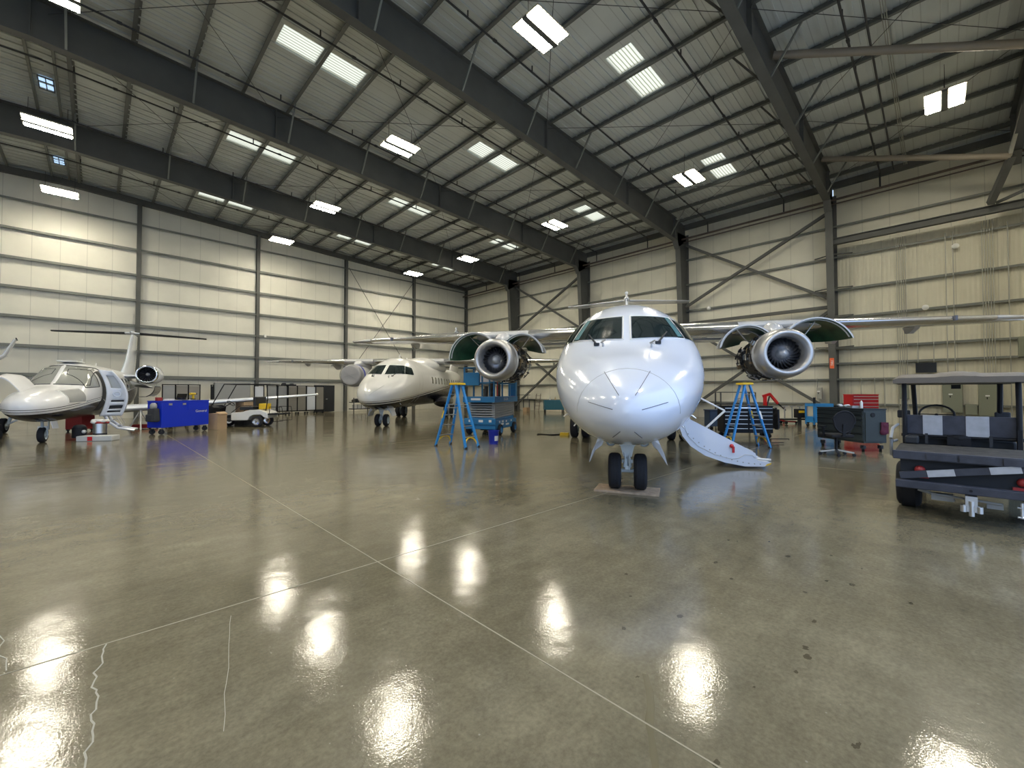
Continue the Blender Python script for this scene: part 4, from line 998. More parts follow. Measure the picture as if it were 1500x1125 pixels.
def casters(t, pts, r=.065, m='black'):
    for x, y in pts:
        c = MB().cyl((x-.02, y-.02, r), (x+.02, y+.02, r), r, n=16); c.build('caster', m, t, smooth=40)
        MB().box((x, y, r*1.6), (.09,.07,r*1.2)).build('caster_fork', 'dark', t)
def tool_chest(name, label, loc, rz, size, z0, body, draws, handle='metal', top='black', cat='tool chest', cols=1, group=None):
    L, Dp, Hh = size; t = thing(name, label, cat, (*loc, 0), rz, group)
    MB().box((0,0,z0+Hh/2), (L, Dp, Hh)).build('body', body, t, bevel=.008)
    MB().box((0,0,z0+Hh+.012), (L+.02, Dp+.02, .024)).build('top', top, t)
    casters(t, [(sx*(L/2-.1), sy*(Dp/2-.07)) for sx in (-1,1) for sy in (-1,1)], r=min(.07, z0*.55))
    for c in range(cols):
        cw = L/cols; z = z0+Hh-.03
        for h in draws:
            d = MB().box((-L/2+cw*(c+.5), -Dp/2-.009, z-h/2), (cw-.03, .018, h-.014)).build('drawer', body, t, bevel=.003)
            MB().box((-L/2+cw*(c+.5), -Dp/2-.026, z-.022), (cw-.06, .02, .018)).build('handle', handle, d)
            z -= h
    return t
# black chest behind the ladder, long dark cabinet, small chests
tool_chest('tool_chest', 'black roller tool chest with silver drawer handles behind the air-stair ladder', (15.35, 4.55), math.radians(-52), (1.5,.62,.85), .17, 'black', (.12,.12,.12,.15,.15,.17), cols=2)
t = MB(); 
for i in range(5): t.box((.0, (i-2)*.08, .62-.02*(i%2)), (.05,.085,.62+.05*((i*7)%3)), taper=.9)
o = t.build('jacket', 'cloth', loc=(15.95,3.78,.0), rz=math.radians(-52)); tag(o, 'black jacket draped over the end of the black roller tool chest', 'jacket')

def AN(r, d):
    x, y = FX(r, d); return math.atan2(y, x)
def mid(*ps): return (sum(p[0] for p in ps)/len(ps), sum(p[1] for p in ps)/len(ps))
p = mid(FX(8.76,10.5), FX(9.2,11.9))
gc = tool_chest('tool_cabinet', 'long dark grey tool cabinet on casters standing left of the utility vehicle', p, AN(.07,-1), (1.45,.60,.83), .22, 'charcoal', (.10,.12,.14,.20,.20), handle='black', top='dark')
MB().box((.735,-.02,.62),(.02,.50,.72)).build('side_panel', 'charcoal', gc); MB().cyl((.74,-.08,.92),(.76,-.08,.92),.055,n=20).build('cable_port', 'black', gc)
o = MB().box((0,0,0),(.05,.14,.28)).sphere((0,.02,-.1),.08,sc=(.5,1,1)).sphere((0,-.01,.06),.07,sc=(.5,1,1.2)).build('rag_bag', 'maroon', loc=(*FX(9.22,10.42), .60), rz=.3); tag(o, 'dark maroon cloth bag hanging on the corner of the long grey tool cabinet', 'bag')
r = random.Random(4)
kinds = [('paper_towel','white paper towels crumpled on the long grey tool cabinet','paper towels','white'),('spray_can','small white spray can on top of the long grey tool cabinet','can','white'),('parts_tray','grey parts tray on top of the long grey tool cabinet','tray','grey'),('flashlight','black flashlight lying on top of the long grey tool cabinet','flashlight','black')]
for i, (n, l, c, m) in enumerate(kinds):
    q = [FX(8.8+.1,11.35), FX(9.05,10.9), FX(8.95,11.1), FX(9.1,11.7)][i]
    mb = MB()
    if n == 'paper_towel':
        for k in range(9): mb.sphere((r.uniform(-.2,.2), r.uniform(-.12,.12), .04+r.uniform(0,.03)), .06, 8, sc=(1.3,1,.6))
    elif n == 'spray_can': mb.lathe([(0,.001),(0,.032),(.15,.032),(.17,.02),(.19,.012),(.20,.001)], (0,0,0), n=16)
    elif n == 'parts_tray': mb.box((0,0,.01),(.3,.2,.02)).box((.15,0,.03),(.01,.2,.06)).box((-.15,0,.03),(.01,.2,.06)).box((0,.1,.03),(.3,.01,.06)).box((0,-.1,.03),(.3,.01,.06))
    else: mb.cyl((-.12,0,.025),(.08,0,.025),.018,n=12).cyl((.08,0,.025),(.13,0,.025),.025,n=12)
    o = mb.build(n, m, loc=(*q, 1.075), rz=.4*i, smooth=40); tag(o, l, c)

def office_chair(loc, rz):
    t = thing('office_chair', 'black mesh swivel chair in front of the long grey tool cabinet', 'chair', (*loc, 0), rz)
    for k in range(5):
        a = 2*PI*k/5+.2; e = (.33*math.cos(a), .33*math.sin(a)); lg = MB().bar((0,0,.13), (*e,.085), .05, .03).build('base_leg', 'lgrey' if k % 2 else 'dark', t)
        MB().cyl((e[0]-.02, e[1], .035), (e[0]+.02, e[1], .035), .035, n=14).build('caster', 'black', lg)
    MB().cyl((0,0,.1),(0,0,.42),.03,n=14).build('gas_lift', 'black', t, smooth=40)
    MB().box((0,0,.47),(.50,.50,.08)).build('seat', 'meshblack', t, bevel=.03)
    # curved mesh back in a rounded frame
    pts = [(-.26+.03*math.cos(a*2)*0, .23*math.cos(a)*(1.05 if math.sin(a) > 0 else .9), .80+.25*math.sin(a)) for a in [2*PI*i/24 for i in range(24)]]
    pts = [(-.27-.10*max(0,(z-.8))*1.2, y, z) for x, y, z in pts]
    fr = MB().tube(pts, .02, 8, closed=True).build('back_frame', 'black', t, smooth=50)
    mb = MB()
    mb.add([(-.275,0,.80)] + [(x-.01, y, z) for x, y, z in pts], [(0,i+1,(i+1)%24+1) for i in range(24)]); mb.build('back_mesh', 'meshblack', t, smooth=60)
    MB().bar((-.05,0,.43),(-.27,0,.48),.07,.03).bar((-.27,0,.48),(-.29,0,.75),.06,.03).build('back_support', 'black', t)
    for s in (-1, 1):
        MB().bar((0,s*.27,.45),(-.02,s*.30,.66),.03,.05).box((.02,s*.30,.68),(.24,.07,.03)).build('armrest', 'black', t)
office_chair(FX(7.65,9.95), AN(.1,1))

# red chest and its neighbours near the back wall
tool_chest('tool_chest', 'tall bright red tool chest standing behind the long grey tool cabinet', FX(12.1,14.6), AN(-1,.15)+PI, (.80,.5,1.25), .15, 'red', (.10,.12,.12,.14,.18,.22,.25), top='red')
t = thing('tool_cart', 'bright blue two-shelf service cart left of the long grey tool cabinet', 'cart', (*FX(13.35,18.3),0), AN(1,0))
for s in (-1,1):
    for q in (-1,1): MB().bar((s*.4,q*.25,.1),(s*.4,q*.25,1.0),.05,.05).build('post', 'blue', t)
MB().box((0,0,.95),(.85,.55,.12)).build('top_tray', 'blue', t); MB().box((0,0,.32),(.85,.55,.25)).build('lower_bin', 'blue', t); MB().box((0,-.26,.65),(.85,.02,.6)).build('side_panel', 'blue', t)
MB().box((0,-.275,.72),(.15,.01,.2)).build('sticker', 'red', t)
casters(t, [(s*.36,q*.2) for s in (-1,1) for q in (-1,1)], .05)
o = MB().cyl((0,0,.0),(0,0,.26),.05,n=12).build('bottle', 'black', loc=(*FX(13.15,18.3),1.01), smooth=40); tag(o, 'black bottle standing on the bright blue service cart', 'bottle')
o = MB().box((0,0,.2),(.32,.3,.4)).build('battery_charger', 'black', bevel=.02, loc=(*FX(12.9,18.9),.35)); tag(o, 'black battery charger with a yellow front on a low stand beside the blue cart', 'charger')
MB().box((0,-.155,.28),(.26,.01,.1)).build('front_label', 'yellow', o); MB().box((-.0,0,-.17),(.05,.2,.36)).build('stand', 'dark', o); o.rotation_euler.z = AN(1,0)

# floor jack / folded engine hoist in red, cylinder rack
t = thing('engine_hoist', 'red engine hoist with black ram standing near the back wall', 'hoist', (23.2, 5.95, 0), AN(1,0))
MB().box((0,0,.75),(.12,.12,1.2)).build('mast', 'red', t); MB().bar((-.1,0,1.30),(.25,0,1.42),.1,.12).bar((.22,0,1.43),(.62,0,.95),.09,.11).build('boom', 'red', t); MB().bar((.55,0,1.02),(1.0,0,.62),.05,.05).build('boom_extension', 'black', t)
MB().cyl((.03,0,.6),(.22,0,1.3),.035,n=10).build('ram', 'dark', t)
for s in (-1,1): MB().bar((0,s*.1,.12),(1.2,s*.45,.10),.07,.07).build('leg', 'red', t)
casters(t, [(0,-.12),(0,.12),(1.2,.45),(1.2,-.45)], .045)
t = thing('stanchion_rack', 'low black trolley carrying a row of small grey stands beside the red engine hoist', 'trolley', (23.5, 4.9, 0), AN(1,0))
MB().box((.2,0,.22),(1.6,.5,.06)).build('deck', 'black', t); casters(t, [(-.4,.2),(-.4,-.2),(.9,.2),(.9,-.2)], .06)
for k in range(4): MB().cyl((-.35+k*.36,0,.25),(-.35+k*.36,0,.82),.03,n=10).bar((-.45+k*.36,0,.82),(-.2+k*.36,0,.86),.05,.04).build('stand', 'grey', t)
o = MB().box((0,0,.45),(.85,.5,.62)).box((0,0,.78),(.9,.55,.05)).build('storage_box', 'navy', loc=(*FX(8.25,16.9),0), rz=AN(1,0), bevel=.02); tag(o, 'dark navy lidded box on casters left of the black roller tool chest', 'box'); casters(o, [(-.33,-.18),(.33,-.18),(-.33,.18),(.33,.18)], .06)
t = thing('workbench', 'grey metal shelf bench with a vise behind the blue stepladder at the air-stair', 'workbench', (21.3, 6.7, 0), AN(1,0))
MB().box((0,0,.95),(1.7,.6,.05)).build('worktop', 'dark', t); 
for s in (-1,1):
    for q in (-1,1): MB().bar((s*.8,q*.25,0),(s*.8,q*.25,1.5),.05,.05).build('post', 'steel', t)
MB().box((0,.1,1.5),(1.7,.4,.04)).build('top_shelf', 'steel', t); MB().box((0,0,.4),(1.7,.5,.03)).build('lower_shelf', 'steel', t)
o = MB().box((0,0,.1),(.15,.3,.12)).box((0,-.12,.2),(.13,.05,.12)).box((0,.05,.2),(.13,.05,.12)).cyl((0,-.25,.18),(0,.05,.18),.02).build('vise', 'grey', loc=(21.3,6.6,.97), rz=AN(1,0)); tag(o, 'grey bench vise on the metal shelf bench', 'vise')
t = thing('teal_cabinet', 'teal metal cabinet on legs at the back wall behind the white jet', 'cabinet', (24.2, 20.1, 0), AN(1,.1)); 
MB().box((0,0,.58),(1.5,.6,.72)).build('body', 'teal', t, bevel=.01)
for s in (-1,1): MB().box((s*.36,-.305,.58),(.70,.015,.66)).build('door', 'teal', t)
for s in (-1,1):
    for q in (-1,1): MB().box((s*.68,q*.24,.11),(.07,.07,.22)).build('leg', 'black', t)
for k, (x, m, l) in enumerate(((-.3,'lgrey','grey bottle on the teal cabinet'),(.1,'brass','brown bottle on the teal cabinet'))):
    v = Vector((24.2,20.1,.94)) + Matrix.Rotation(AN(1,.1),3,'Z') @ Vector((x,0,0)); o = MB().lathe([(0,.001),(0,.045),(.15,.045),(.19,.02),(.24,.02),(.24,.001)], (0,0,0), n=14).build('bottle', m, loc=v, smooth=40); tag(o, l, 'bottle')
t = thing('workbench', 'long dark workbench against the back wall right of the scissor lift', 'workbench', (24.9, 24.2, 0), PI/2)
MB().box((0,0,.92),(2.6,.7,.06)).build('worktop', 'dark', t); MB().box((0,.2,1.3),(2.2,.3,.04)).build('shelf', 'dark', t)
for s in (-1,0,1):
    for q in (-1,1): MB().bar((s*1.22,q*.3,0),(s*1.22,q*.3,.92),.06,.06).build('leg', 'steel', t)
for s in (-1,1): MB().bar((s*1.05,.3,.92),(s*1.05,.3,1.45),.04,.04).build('shelf_post', 'steel', t)
o = MB().box((0,0,.16),(.35,.3,.32)).build('microwave', 'dred', loc=(24.75,24.9,.95), rz=PI/2); tag(o, 'dark red box standing on the long dark workbench', 'box')
o = MB().box((0,0,.15),(.4,.4,.3)).build('carton', 'card', loc=(24.3,23.0,.0), rz=PI/2); tag(o, 'small cardboard carton on the floor under the long dark workbench', 'carton')
t = thing('bar_stool', 'dark stool on thin legs in front of the long dark workbench', 'stool', (23.9, 25.0, 0))
MB().cyl((0,0,.62),(0,0,.68),.18,n=20).build('seat', 'black', t)
for k in range(4): a = PI/4+k*PI/2; MB().bar((.1*math.cos(a),.1*math.sin(a),.62),(.22*math.cos(a),.22*math.sin(a),0),.02,.02).build('leg', 'dark', t)
t = thing('shelf_ladder', 'small wooden step shelf beside the long dark workbench', 'steps', (24.6, 22.2, 0))
for s in (-1,1): MB().bar((0,s*.22,0),(.25,s*.22,1.4),.04,.05).build('side', 'tube', t)
for k in range(5): MB().box((.04+k*.045,0,.2+k*.26),(.22,.44,.03)).build('shelf', 'tube', t)
# chock and cable at the main wheels
t = MB().prism([(-.12,-.15,0),(.12,-.15,0),(.06,-.15,.09),(-.06,-.15,.09)],(0,.3,0)).build('wheel_chock', 'yellow', loc=(11.6,9.15,0), rz=.4); tag(t, 'yellow wheel chock on the floor by the left main wheels of the large jet', 'chock')
o = MB().tube([(-.5+.1*i, .12*math.sin(i*.9), .012) for i in range(11)], .012, 6).tube([(.5-.1*i, .16+.1*math.sin(i*.7+1), .012) for i in range(11)], .012, 6).build('cable', 'black', loc=(11.3,9.5,0), rz=AN(1,-.1), smooth=50); tag(o, 'coiled black cable on the floor beside the yellow wheel chock', 'cable')
o = MB().tube([(0,-.35,.1),(0,-.35,.14),(0,.35,.14),(0,.40,.10),(0,.35,.04),(0,-.2,.03)], .012, 6).build('tow_bar', 'dark', loc=(14.0,3.3,0), rz=AN(1,0)+PI/2, smooth=50); tag(o, 'thin dark loop handle lying low right of the black roller tool chest', 'tow bar')

# electrical gear, screen and small boxes on the back wall
def wallbox(name, label, cat, y0, y1, z0, z1, m='egreen', d=.22, handle=True):
    t = thing(name, label, cat, (XW-.24, (y0+y1)/2, (z0+z1)/2)); w, h = abs(y1-y0), z1-z0
    MB().box((0,0,0),(d,w,h)).build('case', m, t, bevel=.01); MB().box((-d/2-.008,0,0),(.016,w-.06,h-.06)).build('door', m, t)
    if handle:
        MB().box((-d/2-.02,w*.1,.1),(.01,.12,.05)).build('label_plate', 'white', t); MB().box((-d/2-.03,w*.12,0),(.03,.03,.08)).build('latch', 'black', t)
    return t
wallbox('electrical_panel', 'tall grey-green electrical panel seen through the left half of the vehicle windscreen', 'electrical panel', -.12, -.72, .62, 2.0)
wallbox('electrical_panel', 'tall grey-green electrical panel seen through the right half of the vehicle windscreen', 'electrical panel', -1.16, -1.78, .50, 2.0)
wallbox('junction_box', 'wide low grey-green box mounted between the two tall electrical panels', 'junction box', -.78, -1.12, .55, 1.0, handle=False)
wallbox('junction_box', 'small green box on the back wall above the left edge of the utility vehicle seat', 'junction box', 1.24, .93, 1.2, 1.82, handle=False)
wallbox('disconnect_switch', 'grey disconnect switch hanging on two conduits left of the big column', 'switch', 4.35, 4.12, 1.15, 1.75, 'conduit', .15)
wallbox('junction_box', 'dark green box high on the back wall at the right edge', 'junction box', -2.25, -2.45, 2.9, 3.7, handle=False)
t = thing('television', 'flat black television on the back wall above the vehicle roof', 'television', (XW-.35, .37, 2.58)); MB().box((0,0,0),(.05,.66,.44)).build('screen', 'screen', t); MB().box((.06,0,0),(.1,.2,.2)).build('bracket', 'dark', t)
n = 0
for y0, lb in ((1.12,'thin grey conduits bundled on the back wall left of the television'), (-1.50,'thin grey conduits bundled on the back wall at far right')):
    for k in range(5):
        o = MB().cyl((XW-.27, y0+(k-2)*.075, 0), (XW-.27, y0+(k-2)*.075, 8.6), .014, n=6).build('conduit', 'conduit'); tag(o, lb, 'conduit', lb)
for y0, z0, z1, lb in ((-.30,1.9,8.4,'long vertical conduit rising from the left electrical panel'),(-.52,1.9,8.4,'long vertical conduit just right of the one rising from the left electrical panel'),(-2.05,0,8.4,'lone vertical conduit at the far right of the back wall'),(.62,2.8,3.7,'short conduit rising from the left edge of the television'),(.12,2.8,3.7,'short conduit rising from the right edge of the television'),(4.32,1.75,2.2,'short conduit above the disconnect switch'),(2.6,0,2.2,'vertical conduit with a white outlet right of the big column'),(2.1,0,2.2,'plain vertical conduit between the big column and the red tool chest'),(1.75,0,2.2,'vertical conduit above the red tool chest')):
    o = MB().cyl((XW-.26, y0, z0), (XW-.26, y0, z1), .018, n=6).build('conduit', 'conduit', smooth=40); tag(o, lb, 'conduit')
for y, z, lb in ((-.6,7.75,'white cone lamp high on the back wall at upper right'),(9.6,6.55,'small white wall light on the girt above the right wing root'),(.35,5.25,'white box lamp on the girt above the television')):
    o = MB().lathe([(0,.10),(.06,.12),(.12,.06),(.13,.001)], (0,0,0), (-1,0,0), 14).build('wall_light', 'white', loc=(XW-.2,y,z), smooth=40); tag(o, lb, 'lamp')
o = MB().box((0,0,0),(.12,.16,.2)).build('wall_speaker', 'white', loc=(8.28,YW-.27,5.42)); tag(o, 'small white box on the side wall girt right of the second column', 'wall box')
t = thing('column_sign', 'small orange-red sign on the big steel column right of the right engine', 'sign', (XW-.87, 3.6, 2.92)); MB().box((0,.02,0),(.015,.17,.52)).build('sign_plate', 'orange', t)
text('lettering', 'FIRE', .14, 'white', t, (-.012,.02,0), (PI/2, PI/2, -PI/2))

# row of tall framed panels and the dark double door on the side wall
spans = [(2.70,3.25,'panelgrey'),(3.30,3.86,'panelwarm'),(3.90,4.42,'panelwarm'),(5.02,5.10,'dark'),(7.36,7.86,'panelwhite'),(8.11,8.65,'panelgrey'),(8.75,9.29,'panelgrey'),(9.40,9.94,'panelwarm'),(9.99,10.53,'panelwarm'),(10.60,11.17,'panelwhite'),(11.23,11.76,'panelwarm')]
names = ['leftmost tall framed grey panel, behind the blue tool cart','tall framed panel with a warm glint, second behind the blue tool cart','tall framed panel behind the laptop on the blue tool cart','narrow black framed panel behind the yellow drill','tall pale panel behind the golf cart rear frame','tall framed panel just right of the golf cart','second tall framed grey panel right of the golf cart','third tall framed panel right of the golf cart, under the black bag','fourth tall framed panel right of the golf cart','bright white tall framed panel near the dark door','taupe tall framed panel next to the dark door']
for (a, b, m), lb in zip(spans, names):
    t = thing('framed_panel', lb, 'panel', ((a+b)/2, 31.5, 0), 0, 'row of tall framed panels along the side wall'); w = b-a
    MB().box((0,0,1.08),(w,.04,1.62)).build('panel_sheet', m, t)
    f = MB()
    for s in (-1,1): f.box((s*(w/2+.02),0,1.08),(.05,.09,1.80))
    f.box((0,0,1.95),(w+.09,.09,.05)).box((0,0,.22),(w+.09,.09,.07)).build('frame', 'black', t); casters(t, [(-w/2+.05,0),(w/2-.05,0)], .06)
o = MB().box((0,0,.04),(.9,.3,.08)).sphere((-.3,0,.1),.12,sc=(1.3,.8,.7)).sphere((.2,0,.08),.12,sc=(1.3,.8,.6)).build('black_bag', 'cloth', loc=(9.4,31.5,1.98)); tag(o, 'black bag lying on top of the tall framed panels', 'bag')
d = MB().box((12.35,YW-.28,1.05),(1.5,.08,2.0)).build('door_1', 'dark'); struct(d); MB().box((12.33,YW-.325,1.05),(.02,.01,1.9)).box((12.5,YW-.34,1.0),(.12,.04,.04)).build('door_handle', 'metal', d)
t = thing('storage_cabinet', 'wide dark grey double cabinet behind the golf cart', 'cabinet', (6.1, 31.4, 0)); MB().box((0,.1,1.05),(1.9,.5,2.1)).build('body', 'grey', t)
for s in (-1,1): MB().box((s*.46,-.16,1.02),(.9,.02,1.95)).build('door', 'grey', t); MB().box((s*.06,-.18,1.05),(.02,.02,.2)).build('handle', 'black', t)
# engine parts / shelf below the covered engine
t = thing('parts_rack', 'low rack of dark engine parts beneath the covered engine by the side wall', 'rack', (14.9, 31.3, 0), 0)
MB().box((0,0,.25),(2.4,.7,.06)).build('deck', 'dark', t)
for s in (-1,0,1): MB().bar((s*1.1,-.3,0),(s*1.1,-.3,1.1),.06,.06).build('post', 'steel', t)
MB().box((0,.0,.75),(2.4,.6,.05)).build('shelf', 'dark', t)
r = random.Random(9)
for k in range(9):
    x = -1.0+k*.25; z = .775; o = MB().cyl((0,-.12,.10+.03*(k%3)),(0,.15,.10+.03*(k%3)),.10+.03*(k%3),n=14).box((.0,.0,.05),(.2,.25,.1)).build('engine_part', ['mudbrown','dark','grey','brass'][k%4], loc=(14.9+x,31.25,z+.0), rz=.3*k); tag(o, 'dark round engine part on the rack beneath the covered engine', 'engine part', 'engine parts on the rack by the side wall')
for k in range(7):
    o = MB().box((0,0,.15),(.26,.3,.3)).build('parts_bin', 'lgrey', loc=(14.9-.95+k*.32,31.2,.28), rz=0); tag(o, 'pale bin on the lower shelf of the rack beneath the covered engine', 'bin', 'bins on the rack by the side wall')

# blue tool cart with laptop, drill, backpack, carton
A0 = Vector(FX(-12.25,14.75)); B0 = Vector(FX(-11.9,16.55)); rzc = math.atan2((B0-A0).y, (B0-A0).x); Lc = (B0-A0).length
t = thing('rolling_workstation', 'long royal blue rolling tool cart beside the small jet wing', 'tool cart', (*((A0+B0)/2), 0), rzc)
MB().box((0,.33,.70),(Lc,.62,.92)).build('body', 'cartblue', t, bevel=.01); MB().box((Lc/2-.45,.012,.98),(.85,.02,.30)).build('top_drawer', 'cartblue', t, bevel=.004)
MB().box((0,.33,1.175),(Lc+.02,.64,.03)).build('worktop', 'cartblue', t)
for x in (-.62, -.10): MB().box((x,.01,1.06),(.12,.02,.07)).build('latch', 'metal', t)
text('lettering', 'General', .13, 'white', t, (Lc/2-.33,.010,.78), (PI/2,0,0)).scale = (1.15,1,1)
casters(t, [(-Lc/2+.08,.12),(-Lc/2+.08,.52),(Lc/2-.08,.12),(Lc/2-.08,.52)], .09)
Rz = Matrix.Rotation(rzc, 3, 'Z'); O = Vector((*((A0+B0)/2), 0))
def on(x, y, z): return O + Rz @ Vector((x, y, z))
t = thing('laptop', 'open black laptop on top of the long blue tool cart', 'laptop', on(-.1,.3,1.19), rzc+PI); MB().box((0,0,.01),(.38,.26,.02)).build('keyboard_base', 'black', t); MB().box((0,.16,.13),(.38,.015,.25), rot=Matrix.Rotation(-.3,3,'X')).build('screen', 'screen', t)
t = thing('drill', 'yellow cordless drill standing on the long blue tool cart', 'drill', on(.48,.3,1.19), rzc); MB().cyl((-.1,0,.24),(.1,0,.24),.045,n=12).box((.02,0,.12),(.06,.05,.2), ).build('body', 'yellow', t); MB().box((.02,0,.03),(.13,.09,.06)).build('battery', 'black', t); MB().cyl((.1,0,.24),(.17,0,.24),.02,n=10).build('chuck', 'dark', t)
o = MB().box((0,0,.02),(.30,.22,.04)).box((.02,.01,.05),(.24,.2,.03)).build('paper_stack', 'white', loc=on(-.42,.3,1.19), rz=rzc+.3); tag(o, 'white papers on the long blue tool cart left of the laptop', 'papers')
o = MB().box((0,0,.06),(.16,.12,.12)).build('red_can', 'dred', loc=on(-.8,.3,1.19), rz=rzc); tag(o, 'small dark red tin at the left end of the long blue tool cart', 'tin')
for k in range(6):
    o = MB().cyl((-.08,0,.015),(.08,0,.02),.014,n=8).box((.09,0,.015),(.04,.04,.02)).build('hand_tool', 'metal', loc=on(-.3+k*.13,.10,1.19), rz=rzc+k); tag(o, 'small metal hand tool along the front edge of the long blue tool cart', 'hand tool', 'hand tools on the blue cart')
t = thing('backpack', 'dark grey backpack hanging on the left end of the long blue tool cart', 'backpack', on(-Lc/2-.14,.2,.45), rzc)
MB().box((0,0,.25),(.24,.36,.48), taper=.85).build('bag_body', 'cloth', t, bevel=.06); MB().box((-.13,0,.15),(.08,.28,.25)).build('front_pocket', 'cloth', t, bevel=.03)
MB().tube([(.06,.0,.45),(.05,.0,.58),(.12,.0,.66)], .02, 6).build('strap', 'cloth', t)
o = MB().sphere((0,0,0),.13,sc=(.8,1,1)).build('cap', 'grey', loc=on(-Lc/2-.13,.22,1.0), smooth=60); tag(o, 'grey cap hanging above the backpack on the long blue tool cart', 'cap')
p = FX(-11.95,17.1); t = thing('cardboard_box', 'tall plain cardboard box on the floor between blue cart and golf cart', 'box', (*p, 0), rzc)
MB().box((0,0,.32),(.44,.45,.64)).build('box_body', 'card', t); MB().box((0,-.2,.66),(.42,.18,.01), rot=Matrix.Rotation(.5,3,'X')).build('flap', 'card', t)
p = FX(-12.2,19.6); o = MB().box((0,0,.8),(.9,.7,.5)).build('cardboard_box', 'card', loc=(*p,0), rz=.3, bevel=.005); tag(o, 'cardboard box seen through the golf cart cab', 'box'); MB().box((0,0,.28),(.95,.75,.55)).build('stand', 'dark', o)

# golf cart
Rw = Vector(FX(-10.95,18.1)); fwd = Vector(FX(-.995,-.10)); rzg = math.atan2(fwd.y, fwd.x)
t = thing('golf_cart', 'white golf cart with bare black roof frame between blue tool cart and wall panels', 'golf cart', (*Rw, 0), rzg)
# local: x forward (image left), y to the left of travel -> away is -y
for x in (0, 1.62):
    for y in (0, -.95): wheel(t, (x, y, .24), .24, .18, rim='chrome')
bd = MB(); bd.prism([(x, .02, z) for x, z in ((-.45,.38),(-.40,.62),(-.1,.74),(.3,.74),(.72,.62),(1.05,.62),(1.05,.30),(.38,.30),(.30,.45),(.15,.53),(-.15,.53),(-.28,.42))], (0,-.98,0)); bd.build('rear_body', 'white', t, bevel=.02)
MB().box((1.35,-.47,.30),(1.3,.95,.08)).build('floor_pan', 'dark', t)
fb = MB(); fb.prism([(x, -.0, z) for x, z in ((1.85,.32),(1.75,.85),(1.95,.95),(2.25,.62),(2.30,.35))], (0,-.95,0)); fb.build('front_cowl', 'black', t, bevel=.03)
MB().box((.45,-.47,.80),(.55,.95,.14)).build('seat', 'dark', t, bevel=.03); MB().box((.12,-.47,1.1),(.12,.95,.40)).build('backrest', 'dark', t, bevel=.03)
for y in (0,-.95):
    MB().tube([(-.35,y,.7),(-.42,y,1.2),(-.38,y,1.82)], .02, 8).build('rear_post', 'black', t); MB().tube([(1.85,y,.9),(1.35,y,1.84)], .02, 8).build('front_post', 'black', t)
    MB().cyl((1.35,y,1.84),(-.5,y,1.84),.02,n=8).build('roof_rail', 'black', t); MB().tube([(1.05,y,.62),(.72,y,.9),(.3,y,.92)], .015, 6).build('arm_rail', 'black', t)
for x in (1.35,-.5): MB().cyl((x,0,1.84),(x,-.95,1.84),.02,n=8).build('roof_rail', 'black', t)
MB().tube([(1.2+.13*math.cos(a), -.25+.17*math.sin(a), 1.02+.10*math.cos(a)) for a in [2*PI*i/18 for i in range(18)]], .015, 6, closed=True).build('steering_wheel', 'black', t, smooth=50); MB().cyl((1.2,-.25,1.02),(1.65,-.25,.75),.02).build('steering_column', 'black', t)
MB().box((-.7,-.47,.55),(.6,.9,.05)).build('cargo_deck', 'black', t)
for y in (0,-.95): MB().tube([(-.5,y,.57),(-.5,y,.86),(-1.0,y,.86),(-1.05,y,.57),(-1.05,y,.25),(-.5,y,.22)], .015, 6).build('rear_hoop', 'black', t)
MB().box((-.1,-.47,.88),(.3,.5,.25)).build('yellow_battery', 'yellow', t, bevel=.02)
# things around the small jet
t = thing('stock_pot', 'steel pot full of red and white rags standing beside the small jet stairs', 'pot', (*FX(-13.05,13.35), 0)); MB().lathe([(.2,.001),(.2,.16),(.5,.17),(.5,.155),(.24,.14)], (0,0,0), n=24).build('pot_body', 'metal', t, smooth=40); MB().lathe([(.0,.17),(.2,.17),(.2,.001)], (0,0,0), n=16).build('pot_base', 'dark', t)
c = MB(); r = random.Random(2)
for k in range(9): c.sphere((r.uniform(-.12,.12), r.uniform(-.12,.12), .52+r.uniform(0,.1)), .09, 8, sc=(1.3,1,.7), mi=k%3==0)
c.build('rags', ['white','dred'], t, smooth=60)
t = thing('tool_tray', 'pale low tool tray with red tape on the floor in front of the steel pot', 'tray', (*FX(-12.75,13.0), 0), AN(1,.25)); MB().box((0,0,.08),(.9,.4,.16)).build('tray', 'lgrey', t, bevel=.02); MB().box((-.1,-.205,.08),(.12,.01,.12)).build('tape', 'red', t)
t = thing('vacuum', 'small black shop vacuum on the floor left of the steel pot', 'vacuum', (*FX(-13.65,13.3), 0)); MB().cyl((0,0,.06),(0,0,.38),.17,n=20).build('tank', 'black', t, smooth=40); MB().sphere((0,0,.4),.15,sc=(1,1,.5)).build('motor_head', 'dark', t, smooth=60); MB().sphere((.1,-.13,.25),.06).build('hose_port', 'white', t)
o = MB().box((0,0,.12),(.85,.4,.1)).box((0,0,.05),(.9,.45,.04)).build('creeper', 'dred', loc=(*FX(-15.2,17.4),0), rz=AN(1,0), bevel=.02); tag(o, 'flat red creeper on the floor beneath the small jet wing', 'creeper'); casters(o, [(-.4,-.18),(.4,-.18),(-.4,.18),(.4,.18)], .03)
o = MB().box((0,0,.36),(.62,.5,.55)).box((0,0,.66),(.66,.54,.05)).build('red_chest', 'dred', loc=(*FX(-16.6,16.2),0), rz=AN(1,0), bevel=.01); tag(o, 'dull red chest on the floor seen below the belly of the small jet', 'chest'); casters(o, [(-.25,-.2),(.25,-.2),(-.25,.2),(.25,.2)], .04)
t = thing('step_stand', 'low grey maintenance steps under the wing of the small jet', 'steps', (*FX(-15.6,19.0), 0), AN(1,0))
for k in range(4): MB().box((.5,.1*k,.25+k*.22),(.9,.3,.04)).build('step', 'grey', t)
